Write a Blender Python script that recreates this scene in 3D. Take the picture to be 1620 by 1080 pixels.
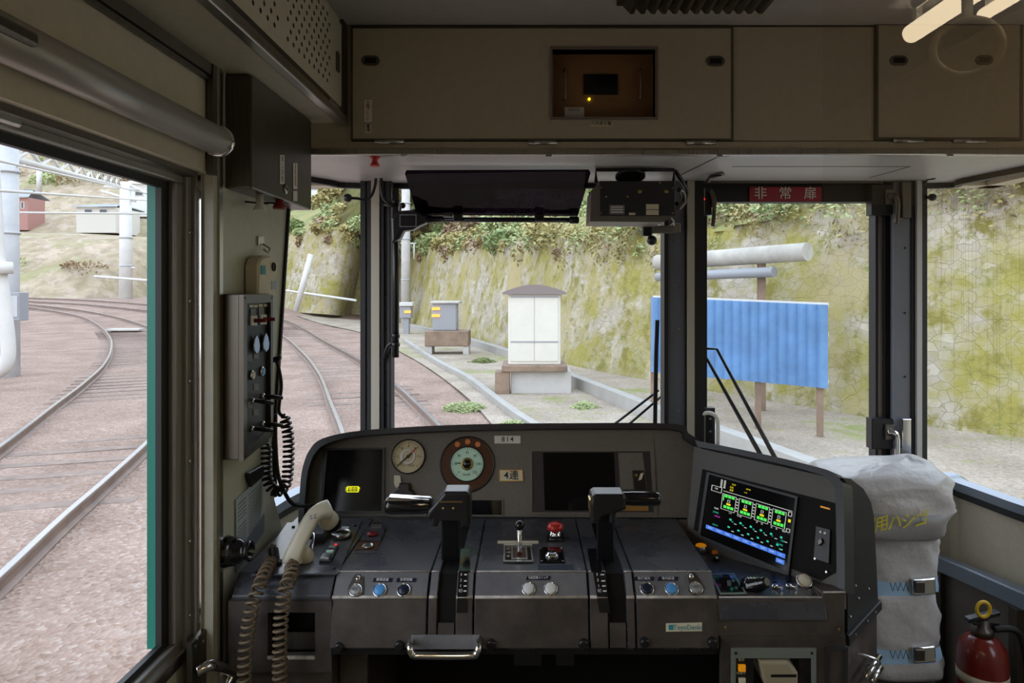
import bpy, bmesh, math, random
from mathutils import Vector, Matrix

random.seed(7)
SC = bpy.context.scene
COL = SC.collection
for o in list(bpy.data.objects):
    bpy.data.objects.remove(o)

# ------------------------------------------------------------------ camera, sky, exposure
E = 1.35                       # eye height above the cab floor
F = 1080.0                     # focal length in pixels of the 1620 x 1080 frame
CX, CY = 835.0, 458.0          # where the straight-ahead direction falls in the frame
cam_d = bpy.data.cameras.new('camera')
cam = bpy.data.objects.new('camera', cam_d)
COL.objects.link(cam)
cam.location = (0, 0, E)
cam.rotation_euler = (math.radians(90), 0, 0)
cam_d.sensor_width = 36.0
cam_d.lens = 36.0 * F / 1620.0
cam_d.shift_x = (810 - CX) / 1620.0
cam_d.shift_y = -(540 - CY) / 1620.0
cam_d.clip_start = 0.02
cam_d.clip_end = 600
SC.camera = cam

W = bpy.data.worlds.new('overcast_sky')
SC.world = W
W.use_nodes = True
nt = W.node_tree
bg = nt.nodes['Background']
tc = nt.nodes.new('ShaderNodeTexCoord')
sep = nt.nodes.new('ShaderNodeSeparateXYZ')
ramp = nt.nodes.new('ShaderNodeValToRGB')
ramp.color_ramp.elements[0].position = 0.0
ramp.color_ramp.elements[0].color = (0.95, 0.96, 1.0, 1)
ramp.color_ramp.elements[1].position = 0.7
ramp.color_ramp.elements[1].color = (0.72, 0.84, 1.0, 1)
nt.links.new(tc.outputs['Generated'], sep.inputs[0])
nt.links.new(sep.outputs['Z'], ramp.inputs[0])
nt.links.new(ramp.outputs[0], bg.inputs['Color'])
bg.inputs['Strength'].default_value = 3.1

SC.view_settings.view_transform = 'Standard'
SC.view_settings.look = 'None'
SC.view_settings.exposure = 0.0
SC.view_settings.gamma = 1.0
SC.view_settings.use_curve_mapping = False

# ------------------------------------------------------------------ materials
MATS = {}
def mat(name, col, rough=0.5, metal=0.0, var=None, bump=None, emit=None, spec=0.5, coat=0.0, stretch=None, col2=None):
    m = bpy.data.materials.new(name); m.use_nodes = True
    n = m.node_tree; b = n.nodes['Principled BSDF']
    b.inputs['Base Color'].default_value = (*col, 1)
    b.inputs['Roughness'].default_value = rough
    b.inputs['Metallic'].default_value = metal
    b.inputs['Specular IOR Level'].default_value = spec
    if coat:
        b.inputs['Coat Weight'].default_value = coat
        b.inputs['Coat Roughness'].default_value = 0.08
    if emit:
        b.inputs['Emission Color'].default_value = (*emit[0], 1)
        b.inputs['Emission Strength'].default_value = emit[1]
    if var or bump:
        t = n.nodes.new('ShaderNodeTexCoord'); mp = n.nodes.new('ShaderNodeMapping')
        n.links.new(t.outputs['Object'], mp.inputs[0])
        if stretch: mp.inputs['Scale'].default_value = stretch
    if var:
        nz = n.nodes.new('ShaderNodeTexNoise'); nz.inputs['Scale'].default_value = var[0]
        nz.inputs['Detail'].default_value = 5; nz.inputs['Roughness'].default_value = 0.65
        n.links.new(mp.outputs[0], nz.inputs['Vector'])
        r = n.nodes.new('ShaderNodeValToRGB')
        a = var[1]
        c2 = col2 or tuple(min(1, c * (1 + a)) for c in col)
        r.color_ramp.elements[0].position = 0.32; r.color_ramp.elements[1].position = 0.68
        r.color_ramp.elements[0].color = (*[c * (1 - a) for c in col], 1)
        r.color_ramp.elements[1].color = (*c2, 1)
        n.links.new(nz.outputs['Fac'], r.inputs[0]); n.links.new(r.outputs[0], b.inputs['Base Color'])
        ad = n.nodes.new('ShaderNodeMapRange')
        ad.inputs['To Min'].default_value = max(0.03, rough - 0.12 * min(1, a * 2)); ad.inputs['To Max'].default_value = min(1, rough + 0.15 * min(1, a * 2))
        n.links.new(nz.outputs['Fac'], ad.inputs['Value']); n.links.new(ad.outputs[0], b.inputs['Roughness'])
    if bump:
        nb = n.nodes.new('ShaderNodeTexNoise'); nb.inputs['Scale'].default_value = bump[0]; nb.inputs['Detail'].default_value = 4
        n.links.new(mp.outputs[0], nb.inputs['Vector'])
        bp = n.nodes.new('ShaderNodeBump'); bp.inputs['Strength'].default_value = bump[1]; bp.inputs['Distance'].default_value = 0.02
        n.links.new(nb.outputs['Fac'], bp.inputs['Height']); n.links.new(bp.outputs[0], b.inputs['Normal'])
    MATS[name] = m
    return m

def glow(name, col, s=1.0):
    m = bpy.data.materials.new(name); m.use_nodes = True
    n = m.node_tree; n.nodes.clear()
    e = n.nodes.new('ShaderNodeEmission'); e.inputs[0].default_value = (*col, 1); e.inputs[1].default_value = s
    o = n.nodes.new('ShaderNodeOutputMaterial'); n.links.new(e.outputs[0], o.inputs[0])
    MATS[name] = m
    return m

def clear(name, col):
    m = bpy.data.materials.new(name); m.use_nodes = True
    n = m.node_tree; n.nodes.clear()
    e = n.nodes.new('ShaderNodeBsdfTransparent'); e.inputs[0].default_value = (*col, 1)
    o = n.nodes.new('ShaderNodeOutputMaterial'); n.links.new(e.outputs[0], o.inputs[0])
    MATS[name] = m
    return m

def tinted(name, col, ior=1.5, rough=0.0, fac=None):
    """clear sheet with a mirror sheen: transparent + glossy by Fresnel"""
    m = bpy.data.materials.new(name); m.use_nodes = True
    n = m.node_tree; n.nodes.clear()
    e = n.nodes.new('ShaderNodeBsdfTransparent'); e.inputs[0].default_value = (*col, 1)
    g = n.nodes.new('ShaderNodeBsdfGlossy'); g.inputs['Roughness'].default_value = rough
    mx = n.nodes.new('ShaderNodeMixShader'); o = n.nodes.new('ShaderNodeOutputMaterial')
    if fac is None:
        f = n.nodes.new('ShaderNodeFresnel'); f.inputs[0].default_value = ior
        n.links.new(f.outputs[0], mx.inputs[0])
    else:
        mx.inputs[0].default_value = fac
    n.links.new(e.outputs[0], mx.inputs[1]); n.links.new(g.outputs[0], mx.inputs[2]); n.links.new(mx.outputs[0], o.inputs[0])
    MATS[name] = m
    return m

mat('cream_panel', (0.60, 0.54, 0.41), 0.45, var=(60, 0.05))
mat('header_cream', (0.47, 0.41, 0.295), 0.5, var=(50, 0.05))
mat('ceiling_grey', (0.50, 0.47, 0.43), 0.55, var=(30, 0.05))
mat('soffit_grey', (0.52, 0.51, 0.49), 0.4, var=(20, 0.04))
mat('wall_lining', (0.55, 0.54, 0.44), 0.35, var=(40, 0.05))
mat('steel', (0.50, 0.49, 0.46), 0.28, 1.0, var=(8, 0.12), stretch=(40, 40, 1))
mat('dark_steel', (0.15, 0.135, 0.115), 0.38, 0.9, var=(8, 0.15), stretch=(40, 40, 1))
mat('chrome', (0.80, 0.80, 0.82), 0.09, 1.0)
mat('black_rubber', (0.012, 0.012, 0.013), 0.55)
mat('black_plastic', (0.014, 0.014, 0.016), 0.3)
mat('black_gloss', (0.008, 0.008, 0.009), 0.07, coat=0.4)
mat('pillar_grey', (0.16, 0.17, 0.20), 0.4, var=(12, 0.06))
mat('pillar_beige', (0.50, 0.46, 0.37), 0.45)
mat('pillar_brown', (0.20, 0.17, 0.15), 0.45)
mat('desk_lit_worn', (0.19, 0.195, 0.225), 0.34, var=(14, 0.22), col2=(0.23, 0.222, 0.225), bump=(300, 0.03))  # desk paint made lighter and bluer to hold sky light, plus real wear
mat('desk_paint', (0.062, 0.067, 0.085), 0.27, var=(9, 0.25), col2=(0.088, 0.085, 0.092), bump=(300, 0.03))
mat('desk_front', (0.070, 0.056, 0.048), 0.42, var=(14, 0.4), col2=(0.095, 0.078, 0.068), bump=(300, 0.03))
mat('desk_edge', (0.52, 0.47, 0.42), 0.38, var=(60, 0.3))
mat('panel_dark', (0.085, 0.077, 0.068), 0.5, bump=(500, 0.04))
mat('frame_steel', (0.34, 0.325, 0.30), 0.36, 0.45, var=(8, 0.12), stretch=(40, 40, 1))
mat('panel_taupe', (0.165, 0.147, 0.123), 0.5, var=(120, 0.08), bump=(500, 0.04))
mat('hood_black', (0.03, 0.031, 0.034), 0.42, bump=(500, 0.05))
mat('cavity', (0.012, 0.011, 0.010), 0.7, spec=0.15)
mat('screen_dark', (0.006, 0.006, 0.007), 0.10, spec=0.3)
mat('recess_brown', (0.26, 0.135, 0.052), 0.5, var=(30, 0.1))
mat('label_white', (0.78, 0.76, 0.70), 0.5)
mat('label_cream', (0.74, 0.67, 0.50), 0.5)
mat('label_blue_grey', (0.46, 0.52, 0.55), 0.5)
mat('ink_black', (0.015, 0.015, 0.015), 0.6)
mat('ink_red', (0.45, 0.03, 0.03), 0.6)
mat('ink_grey', (0.20, 0.20, 0.22), 0.6)
mat('ink_white', (0.8, 0.8, 0.8), 0.6)
mat('ink_teal', (0.02, 0.30, 0.36), 0.5)
mat('sign_red', (0.36, 0.028, 0.045), 0.45)
mat('red_plastic', (0.62, 0.03, 0.02), 0.3, coat=0.3)
mat('dark_red', (0.24, 0.012, 0.016), 0.4)
mat('blue_button', (0.10, 0.36, 0.78), 0.3)
mat('navy_button', (0.015, 0.022, 0.045), 0.25)
mat('white_button', (0.80, 0.80, 0.80), 0.3)
mat('orange_button', (0.85, 0.36, 0.02), 0.35, emit=((1, .35, .0), 0.25))
mat('clear_button', (0.36, 0.38, 0.37), 0.15)
mat('phone_cream', (0.76, 0.70, 0.54), 0.32, coat=0.2)
mat('cord_tan', (0.17, 0.12, 0.07), 0.45)
mat('cord_black', (0.012, 0.012, 0.014), 0.4)
mat('dial_cream', (0.62, 0.52, 0.30), 0.4)
mat('dial_mint', (0.42, 0.58, 0.47), 0.4, emit=((0.35, 0.6, 0.45), 0.12))
mat('ring_brown', (0.085, 0.032, 0.012), 0.4, spec=0.3)
mat('amber_lamp', (0.34, 0.10, 0.02), 0.25, emit=((1, 0.25, 0.02), 0.06))
mat('brass', (0.55, 0.38, 0.14), 0.3, 1.0)
mat('cover_grey', (0.62, 0.60, 0.595), 0.34, var=(7, 0.08), bump=(14, 0.55))
mat('cover_band', (0.36, 0.35, 0.345), 0.4, bump=(16, 0.2))
mat('strap_blue', (0.46, 0.70, 0.95), 0.6)
mat('ink_yellow', (0.95, 0.84, 0.06), 0.5)
mat('blind_grey', (0.40, 0.37, 0.33), 0.33, 0.25)
mat('ext_red', (0.21, 0.018, 0.012), 0.25, coat=0.4)
mat('yellow_pin', (0.85, 0.55, 0.03), 0.4)
mat('sill_blue', (0.26, 0.30, 0.36), 0.3, 0.4)
mat('green_edge', (0.005, 0.20, 0.15), 0.4)
mat('printer_cream', (0.40, 0.35, 0.24), 0.45)
mat('printer_frame', (0.20, 0.23, 0.20), 0.5)
mat('floor_grey', (0.10, 0.09, 0.08), 0.6, var=(20, 0.2))
mat('saloon_cream', (0.30, 0.235, 0.15), 0.5)
glow('led_yellow', (1.0, 0.80, 0.02), 2.0)
glow('led_red', (1.0, 0.02, 0.02), 1.6)
glow('px_green', (0.10, 0.85, 0.12), 1.0)
glow('px_white', (0.75, 0.78, 0.72), 0.8)
glow('px_yellow', (0.95, 0.78, 0.02), 0.9)
glow('px_teal', (0.05, 0.75, 0.50), 0.8)
glow('px_magenta', (0.80, 0.08, 0.80), 0.9)
glow('px_blue', (0.08, 0.22, 0.80), 1.0)
glow('px_lime', (0.9, 0.9, 0.02), 1.1)
glow('lamp_tube', (1.0, 0.80, 0.52), 12.0)
clear('window_glass', (0.97, 0.98, 0.985))
tinted('visor_tint', (0.10, 0.07, 0.13), fac=0.02, rough=0.08)
tinted('lens_clear', (0.96, 0.96, 0.94))
tinted('partition_glass', (0.97, 0.97, 0.97), ior=1.75)
tinted('streak', (0.86, 0.86, 0.80), fac=0.02, rough=0.6)

# ------------------------------------------------------------------ geometry helpers
def V(*a): return Vector(a)
def P(px, py, Y):
    """the point at distance Y ahead of the eye that is seen at pixel px, py"""
    return V((px - CX) * Y / F, Y, E - (py - CY) * Y / F)
def ray(px, py): return V((px - CX) / F, 1.0, -(py - CY) / F)
EYE = V(0, 0, E)

class Frame:
    """a flat face: origin, unit axes u (right), v (up), n (towards the viewer)"""
    def __init__(s, o, a, b):
        s.o = V(*o); s.u = (V(*a) - s.o).normalized()
        n = s.u.cross(V(*b) - s.o).normalized()
        if n.dot(EYE - s.o) < 0: n = -n
        s.n = n; s.v = n.cross(s.u).normalized()
    def hit(s, px, py):
        r = ray(px, py); t = (s.o - EYE).dot(s.n) / r.dot(s.n)
        return EYE + r * t
    def at(s, p, w=0): return p + s.n * w
    def px(s, px, py, w=0): return s.hit(px, py) + s.n * w
    def sc(s, px, py): return s.hit(px, py).y / F          # metres per pixel there

def smooth2(l, per=4): return [(p.x, p.y) for p in smoothpath([V(x, y, 0) for x, y in l], per)]
class MB:
    def __init__(s): s.v = []; s.f = []; s.sm = []
    def add(s, vs, fs, smooth=False):
        b = len(s.v); s.v += [tuple(p) for p in vs]
        for f in fs: s.f.append(tuple(i + b for i in f)); s.sm.append(smooth)
        return s
    def quad(s, a, b, c, d): return s.add([a, b, c, d], [(0, 1, 2, 3)])
    def hexa(s, lo, hi):
        """lo, hi: two lists of n points (bottom ring, top ring)"""
        n = len(lo)
        fs = [tuple(reversed(range(n))), tuple(range(n, 2 * n))]
        fs += [(i, (i + 1) % n, n + (i + 1) % n, n + i) for i in range(n)]
        return s.add(list(lo) + list(hi), fs)
    def box(s, x0, x1, y0, y1, z0, z1, bev=0.0, seg=2):
        if bev <= 0:
            return s.hexa([(x0, y0, z0), (x1, y0, z0), (x1, y1, z0), (x0, y1, z0)], [(x0, y0, z1), (x1, y0, z1), (x1, y1, z1), (x0, y1, z1)])
        bm = bmesh.new(); bmesh.ops.create_cube(bm, size=1)
        for v in bm.verts: v.co = V((x0 + x1) / 2 + v.co.x * (x1 - x0), (y0 + y1) / 2 + v.co.y * (y1 - y0), (z0 + z1) / 2 + v.co.z * (z1 - z0))
        bmesh.ops.bevel(bm, geom=bm.edges[:] , offset=bev, segments=seg, affect='EDGES', profile=0.5)
        return s.bm(bm)
    def bm(s, bm, smooth=False):
        bm.verts.index_update()
        s.add([v.co.copy() for v in bm.verts], [[v.index for v in f.verts] for f in bm.faces], smooth); bm.free(); return s
    def obox(s, c, ax, ay, az, bev=0.0, seg=2):
        """box with centre c and half-extent vectors"""
        b = len(s.v)
        t = MB().box(-1, 1, -1, 1, -1, 1) if bev <= 0 else None
        la, lb, lc = ax.length, ay.length, az.length
        if t is None: t = MB().box(-la, la, -lb, lb, -lc, lc, min(bev, 0.49 * 2 * min(la, lb, lc)), seg)
        ua, ub, uc = ax / la, ay / lb, az / lc
        k = (1, 1, 1) if bev > 0 else (la, lb, lc)
        s.add([c + ua * p[0] * k[0] + ub * p[1] * k[1] + uc * p[2] * k[2] for p in t.v], t.f); return s
    def prism(s, poly, d, ch=0.0):
        """polygon (list of points) pushed along vector d, with chamfered far edge"""
        poly = [V(*p) for p in poly]; d = V(*d)
        if ch <= 0: return s.hexa(poly, [p + d for p in poly])
        c = sum(poly, V(0, 0, 0)) / len(poly); L = d.length; u = d / L
        r1 = [p + u * max(L - ch, 0) for p in poly]
        n = len(poly); r2 = []
        for i in range(n):
            a, b, e = poly[i - 1], poly[i], poly[(i + 1) % n]
            t1 = (a - b).normalized(); t2 = (e - b).normalized(); m = (t1 + t2)
            m = m.normalized() if m.length > 1e-4 else (c - b).normalized()
            if m.dot(c - b) < 0: m = -m
            r2.append(b + m * ch * 1.2 + u * L)
        b0 = len(s.v)
        fs = [tuple(reversed(range(n)))] + [(i, (i + 1) % n, n + (i + 1) % n, n + i) for i in range(n)]
        fs += [(n + i, n + (i + 1) % n, 2 * n + (i + 1) % n, 2 * n + i) for i in range(n)] + [tuple(range(2 * n, 3 * n))]
        return s.add(poly + r1 + r2, fs)
    def lathe(s, c, ax, prof, n=24, up=None, smooth=True):
        """prof: (radius, distance along ax)"""
        ax = V(*ax).normalized(); c = V(*c)
        a = ax.orthogonal().normalized(); b = ax.cross(a)
        vs = []; fs = []
        for r, h in prof:
            for i in range(n):
                t = 2 * math.pi * i / n
                vs.append(c + ax * h + (a * math.cos(t) + b * math.sin(t)) * r)
        for j in range(len(prof) - 1):
            for i in range(n):
                fs.append((j * n + i, j * n + (i + 1) % n, (j + 1) * n + (i + 1) % n, (j + 1) * n + i))
        s.add(vs, fs, smooth)
        m = len(prof)
        b0 = len(s.v) - len(vs)
        s.f.append(tuple(b0 + i for i in reversed(range(n)))); s.sm.append(False)
        s.f.append(tuple(b0 + (m - 1) * n + i for i in range(n))); s.sm.append(False)
        return s
    def rod(s, a, b, r, n=14):
        a, b = V(*a), V(*b)
        return s.lathe(a, b - a, [(r, 0), (r, (b - a).length)], n)
    def ball(s, c, r, n=16, sq=(1, 1, 1)):
        bm = bmesh.new(); bmesh.ops.create_uvsphere(bm, u_segments=n, v_segments=max(6, n // 2), radius=r)
        for v in bm.verts: v.co = V(*c) + V(v.co.x * sq[0], v.co.y * sq[1], v.co.z * sq[2])
        return s.bm(bm, True)
    def tube(s, pts, r, n=8, closed=False):
        """round tube through points; r a number or a list"""
        pts = [V(*p) for p in pts]; m = len(pts)
        rr = r if isinstance(r, (list, tuple)) else [r] * m
        vs = []; fs = []; prev = None
        for i, p in enumerate(pts):
            t = (pts[min(i + 1, m - 1)] - pts[max(i - 1, 0)])
            if closed: t = pts[(i + 1) % m] - pts[i - 1]
            t.normalize()
            a = t.orthogonal().normalized() if prev is None else (prev - t * prev.dot(t)).normalized()
            prev = a; b = t.cross(a)
            for k in range(n):
                q = 2 * math.pi * k / n
                vs.append(p + (a * math.cos(q) + b * math.sin(q)) * rr[i])
        for i in range(m if closed else m - 1):
            j = (i + 1) % m
            for k in range(n): fs.append((i * n + k, i * n + (k + 1) % n, j * n + (k + 1) % n, j * n + k))
        s.add(vs, fs, True)
        if not closed:
            b0 = len(s.v) - len(vs)
            s.f.append(tuple(b0 + i for i in reversed(range(n)))); s.sm.append(False)
            s.f.append(tuple(b0 + (m - 1) * n + i for i in range(n))); s.sm.append(False)
        return s
    def sweep(s, pts, sect, upv, smooth=False):
        """sect: list of (side, up) offsets swept along pts"""
        pts = [V(*p) for p in pts]; m = len(pts); n = len(sect); vs = []; fs = []
        for i, p in enumerate(pts):
            t = (pts[min(i + 1, m - 1)] - pts[max(i - 1, 0)]).normalized()
            side = t.cross(V(*upv)).normalized(); up = side.cross(t).normalized()
            sec = sect[i] if isinstance(sect[0], list) else sect
            for a, b in sec: vs.append(p + side * a + up * b)
        if isinstance(sect[0], list): n = len(sect[0])
        for i in range(m - 1):
            for k in range(n): fs.append((i * n + k, i * n + (k + 1) % n, (i + 1) * n + (k + 1) % n, (i + 1) * n + k))
        s.add(vs, fs, smooth)
        b0 = len(s.v) - len(vs)
        s.f.append(tuple(b0 + i for i in reversed(range(n)))); s.sm.append(False)
        s.f.append(tuple(b0 + (m - 1) * n + i for i in range(n))); s.sm.append(False)
        return s
    # --- on a Frame, by pixel
    def fpoly(s, fr, pix, w0, w1, ch=0.0):
        lo = [fr.px(x, y) + fr.n * w0 for x, y in pix]
        return s.prism(lo, fr.n * (w1 - w0), ch)
    def frect(s, fr, x0, y0, x1, y1, w0, w1, ch=0.0):
        return s.fpoly(fr, [(x0, y0), (x1, y0), (x1, y1), (x0, y1)], w0, w1, ch)
    def fring(s, fr, o, i, w0, w1):
        """frame between two pixel quads (outer, inner), corner by corner"""
        for k in range(len(o)):
            j = (k + 1) % len(o)
            s.fpoly(fr, [o[k], o[j], i[j], i[k]], w0, w1)
        return s
    def flathe(s, fr, px, py, prof, n=28):
        k = fr.sc(px, py)
        return s.lathe(fr.hit(px, py), fr.n, [(r * k, w) for r, w in prof], n)
    def build(s, name, m, parent=None, bevel=0.0):
        me = bpy.data.meshes.new(name)
        me.from_pydata(s.v, [], s.f); me.update()
        bm = bmesh.new(); bm.from_mesh(me); bmesh.ops.recalc_face_normals(bm, faces=bm.faces); bm.to_mesh(me); bm.free()
        for p, q in zip(me.polygons, s.sm): p.use_smooth = q
        me.materials.append(MATS[m])
        o = bpy.data.objects.new(name, me); COL.objects.link(o)
        if bevel:
            b = o.modifiers.new('soft_edge', 'BEVEL'); b.width = bevel; b.segments = 2; b.limit_method = 'ANGLE'; b.angle_limit = math.radians(40)
        if parent is not None: under(o, parent)
        return o

ROOTLOC = {}
def under(o, parent):
    o.parent = parent
    if parent.name in ROOTLOC: o.matrix_parent_inverse = Matrix.Translation(-ROOTLOC[parent.name])
def tag(o, label=None, cat=None, group=None, kind=None):
    if label: o['label'] = label
    if cat: o['category'] = cat
    if group: o['group'] = group
    if kind: o['kind'] = kind
    return o
def thing(name, label, cat, loc, group=None):
    o = bpy.data.objects.new(name, None); COL.objects.link(o)
    o.location = loc; o.empty_display_size = 0.05
    ROOTLOC[o.name] = V(*loc)
    return tag(o, label, cat, group)
def struct(o, label=None): return tag(o, label, None, None, 'structure')

def text(body, m, parent, origin, ux, uy, h, name='lettering', align='CENTER', depth=0.0004, squash=1.0, spacing=1.0):
    """flat letters of capital height about h, centred on origin, reading along ux"""
    c = bpy.data.curves.new('t', 'FONT'); c.body = body; c.size = 1.0; c.align_x = align; c.align_y = 'CENTER'
    c.space_character = spacing; c.resolution_u = 2; c.offset = 0.006
    o = bpy.data.objects.new('t', c); COL.objects.link(o)
    dg = bpy.context.evaluated_depsgraph_get(); dg.update()
    me = bpy.data.meshes.new_from_object(o.evaluated_get(dg)); me.name = name
    bpy.data.objects.remove(o); bpy.data.curves.remove(c)
    ux = V(*ux).normalized(); uy = V(*uy).normalized(); n = ux.cross(uy)
    k = h / 0.72
    for v in me.vertices:
        v.co = V(*origin) + ux * v.co.x * k * squash + uy * v.co.y * k + n * depth
    me.materials.clear(); me.materials.append(MATS[m]); me.update()
    r = bpy.data.objects.new(name, me); COL.objects.link(r)
    if parent is not None: under(r, parent)
    return r
def ftext(body, m, parent, fr, px, py, hpx, w, **k):
    s = fr.sc(px, py)
    p0 = fr.px(px, py, w); ux = fr.px(px + 4, py, w) - p0
    if 'dirpx' in k:
        d = k.pop('dirpx'); ux = fr.px(px + d[0], py + d[1], w) - p0
    ux.normalize(); uy = fr.n.cross(ux)
    return text(body, m, parent, p0, ux, uy, hpx * s, **k)
def smoothpath(pts, per=6):
    """Catmull-Rom through points"""
    pts = [V(*p) for p in pts]; out = []
    for i in range(len(pts) - 1):
        a = pts[max(i - 1, 0)]; b = pts[i]; c = pts[i + 1]; d = pts[min(i + 2, len(pts) - 1)]
        for k in range(per):
            t = k / per
            out.append(0.5 * ((2 * b) + (c - a) * t + (2 * a - 5 * b + 4 * c - d) * t * t + (3 * b - a - 3 * c + d) * t ** 3))
    out.append(pts[-1])
    return out
def coil(path, r, turns, n=14):
    """helix of radius r along a polyline (list of points)"""
    path = smoothpath(path, 8); L = [0]
    for a, b in zip(path, path[1:]): L.append(L[-1] + (b - a).length)
    N = int(turns * n); out = []; j = 0; ref = None
    for i in range(N + 1):
        s = L[-1] * i / N
        while j < len(path) - 2 and L[j + 1] < s: j += 1
        t = (s - L[j]) / max(1e-6, L[j + 1] - L[j]); p = path[j].lerp(path[j + 1], t)
        d = (path[j + 1] - path[j]).normalized()
        a = V(1, 0, 0) if ref is None else ref
        a = (a - d * a.dot(d)).normalized(); ref = a; b = d.cross(a)
        q = 2 * math.pi * i / n
        e = min(1, i / n, (N - i) / n)
        out.append(p + (a * math.cos(q) + b * math.sin(q)) * r * e)
    return out

# ------------------------------------------------------------------ the flat faces things sit on
YF = 2.10                                   # windscreen
HD = Frame((0, 1.64, E), (1, 1.64, E), (0, 1.64, E + 1))            # header panel
SO = Frame((0, 1.64, E + .326), (1, 1.64, E + .326), (0, 2, E + .326))   # soffit under the header
WL = Frame((-.56, 1.2, E), (-.56, 1.6, E), (-.56, 1.2, E + 1))       # left lining
DR = Frame((-.62, 1.0, E), (-.62, 1.6, E), (-.62, 1.0, E + 1))       # cab side door
FW = Frame((0, YF, E), (1, YF, E), (0, YF, E + 1))
DT = Frame((0, 1.285, E - .5317), (1, 1.285, E - .5317), (0, 1.60, E - .536))   # desk top
DS = Frame((0, 1.25, E - .564), (1, 1.25, E - .564), (0, 1.285, E - .5317))  # sloped lip
D6 = Frame((0, 1.25, E - .564), (1, 1.25, E - .564), (0, 1.60, E - .585))  # lower desk top before the wing
DF = Frame((0, 1.235, E - .65), (1, 1.235, E - .65), (0, 1.25, E - .564))   # desk front
IP = Frame((0, 1.60, E - .536), (1, 1.60, E - .536), (0, 1.66, E - .357))   # instrument panel
WGc = [P(1105, 703, 1.62), P(1327, 758, 1.36), P(1085, 830, 1.57)]
WG = Frame(WGc[0], WGc[1], WGc[2])                                    # angled right wing
EC = Frame(P(1330, 800, 1.34), P(1386, 800, 1.439), P(1330, 1000, 1.34))   # end cap of the wing
# ================================================================== the cab shell
ZC = E + .635        # ceiling
ZS = E + .326        # soffit / window head
ZW = E - .577        # window sill
b = MB().box(-.80, 1.50, -3.2, 2.12, -.06, 0); struct(b.build('floor', 'floor_grey'))
b = MB().box(-.80, 1.50, .25, 2.2, ZC, ZC + .04); struct(b.build('ceiling', 'ceiling_grey'))
b = MB().box(-.80, -.70, 1.2, 2.2, ZS, ZC + .04); b.box(1.44, 1.50, 1.2, 2.2, ZS, ZC + .04); b.box(-.80, 1.50, 2.14, 2.2, ZS, ZC + .04); struct(b.build('wall_front_upper', 'cream_panel'))
# left lining forward of the cab door: raked front edge beside the wrap-round pane
def wl(px, py): return WL.hit(px, py)
b = MB()
lin = [V(-.56, 1.215, E + .40), V(-.56, 1.60, E + .40), wl(457, 300), wl(440, 560), wl(431, 700), wl(434, 790), V(-.56, 1.60, E - .62), V(-.56, 1.60, 0), V(-.56, 1.215, 0)]
b.prism(lin, (-.05, 0, 0))
wall = struct(b.build('wall_left', 'wall_lining'))
MB().sweep([wl(457, 296), wl(440, 560), wl(431, 700), wl(434, 785)], [(-.004, -.002), (.004, -.002), (.004, .006), (-.004, .006)], (1, 0, 0)).build('trim_edge', 'black_rubber', wall)
struct(MB().quad((1.43, .42, E - .60), (1.43, 1.18, E - .60), (1.43, 1.18, E + .18), (1.43, .42, E + .18)).build('window_5', 'window_glass'))
# upper left wall above the door and lower wall behind
b = MB().box(-.70, -.56, .3, 1.215, E + .205, E + .40)
b.box(-.72, -.68, -3.2, .31, 0, E + .86)
struct(b.build('wall_left', 'cream_panel'))
b = MB().box(-.558, -.548, .3, 1.19, E + .372, E + .392); b.box(-.558, -.546, 1.185, 1.20, E + .2, E + .392)
b.box(-.556, -.552, .3, 1.185, E + .362, E + .370)
struct(b.build('trim_1', 'dark_steel'))
# right wall: below and behind the wrapping glass
b = MB().box(1.40, 1.46, -3.2, .42, 0, E + .86); b.box(1.40, 1.46, 1.18, 1.55, 0, E + .86); b.box(1.40, 1.46, .42, 1.18, 0, E - .60); b.box(1.40, 1.46, .42, 1.18, E + .18, E + .86)
struct(b.build('wall_right', 'cream_panel'))
# soffit under the header and front head
b = MB()
so = [(-.70, 1.652), (1.44, 1.652), (1.42, 1.80), (1.36, 2.0), (1.27, 2.115), (.2, 2.13), (-.50, 2.13), (-.60, 2.06), (-.67, 1.95), (-.70, 1.8)]
b.prism([(x, y, ZS) for x, y in so], (0, 0, .05))
sof = struct(b.build('ceiling_soffit', 'soffit_grey'))
MB().box(-.53, 1.40, 1.634, 1.648, ZS - .004, ZS + .012, .003).build('trim_edge', 'steel', sof)
b = MB()      # hatch seams in the soffit over the door
for (a, c) in (((1066, 282), (1135, 248)), ((1135, 248), (1155, 246)), ((1158, 263), (1440, 263)), ((1375, 281), (1440, 263))):
    p, q = SO.px(*a, .0006), SO.px(*c, .0006); d = (q - p).normalized(); sd = d.cross(SO.n) * .0012
    b.prism([p - sd, p + sd, q + sd, q - sd], SO.n * .0006)
b.build('panel_seam', 'ink_black', sof)
b = MB()
for (x, y) in ((640, 246), (868, 246), (1137, 247), (1500, 247)): b.frect(HD, x - 5, y - 2, x + 5, y + 2, .006, .010, .001)
b.build('edge_clip', 'chrome', sof)

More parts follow.
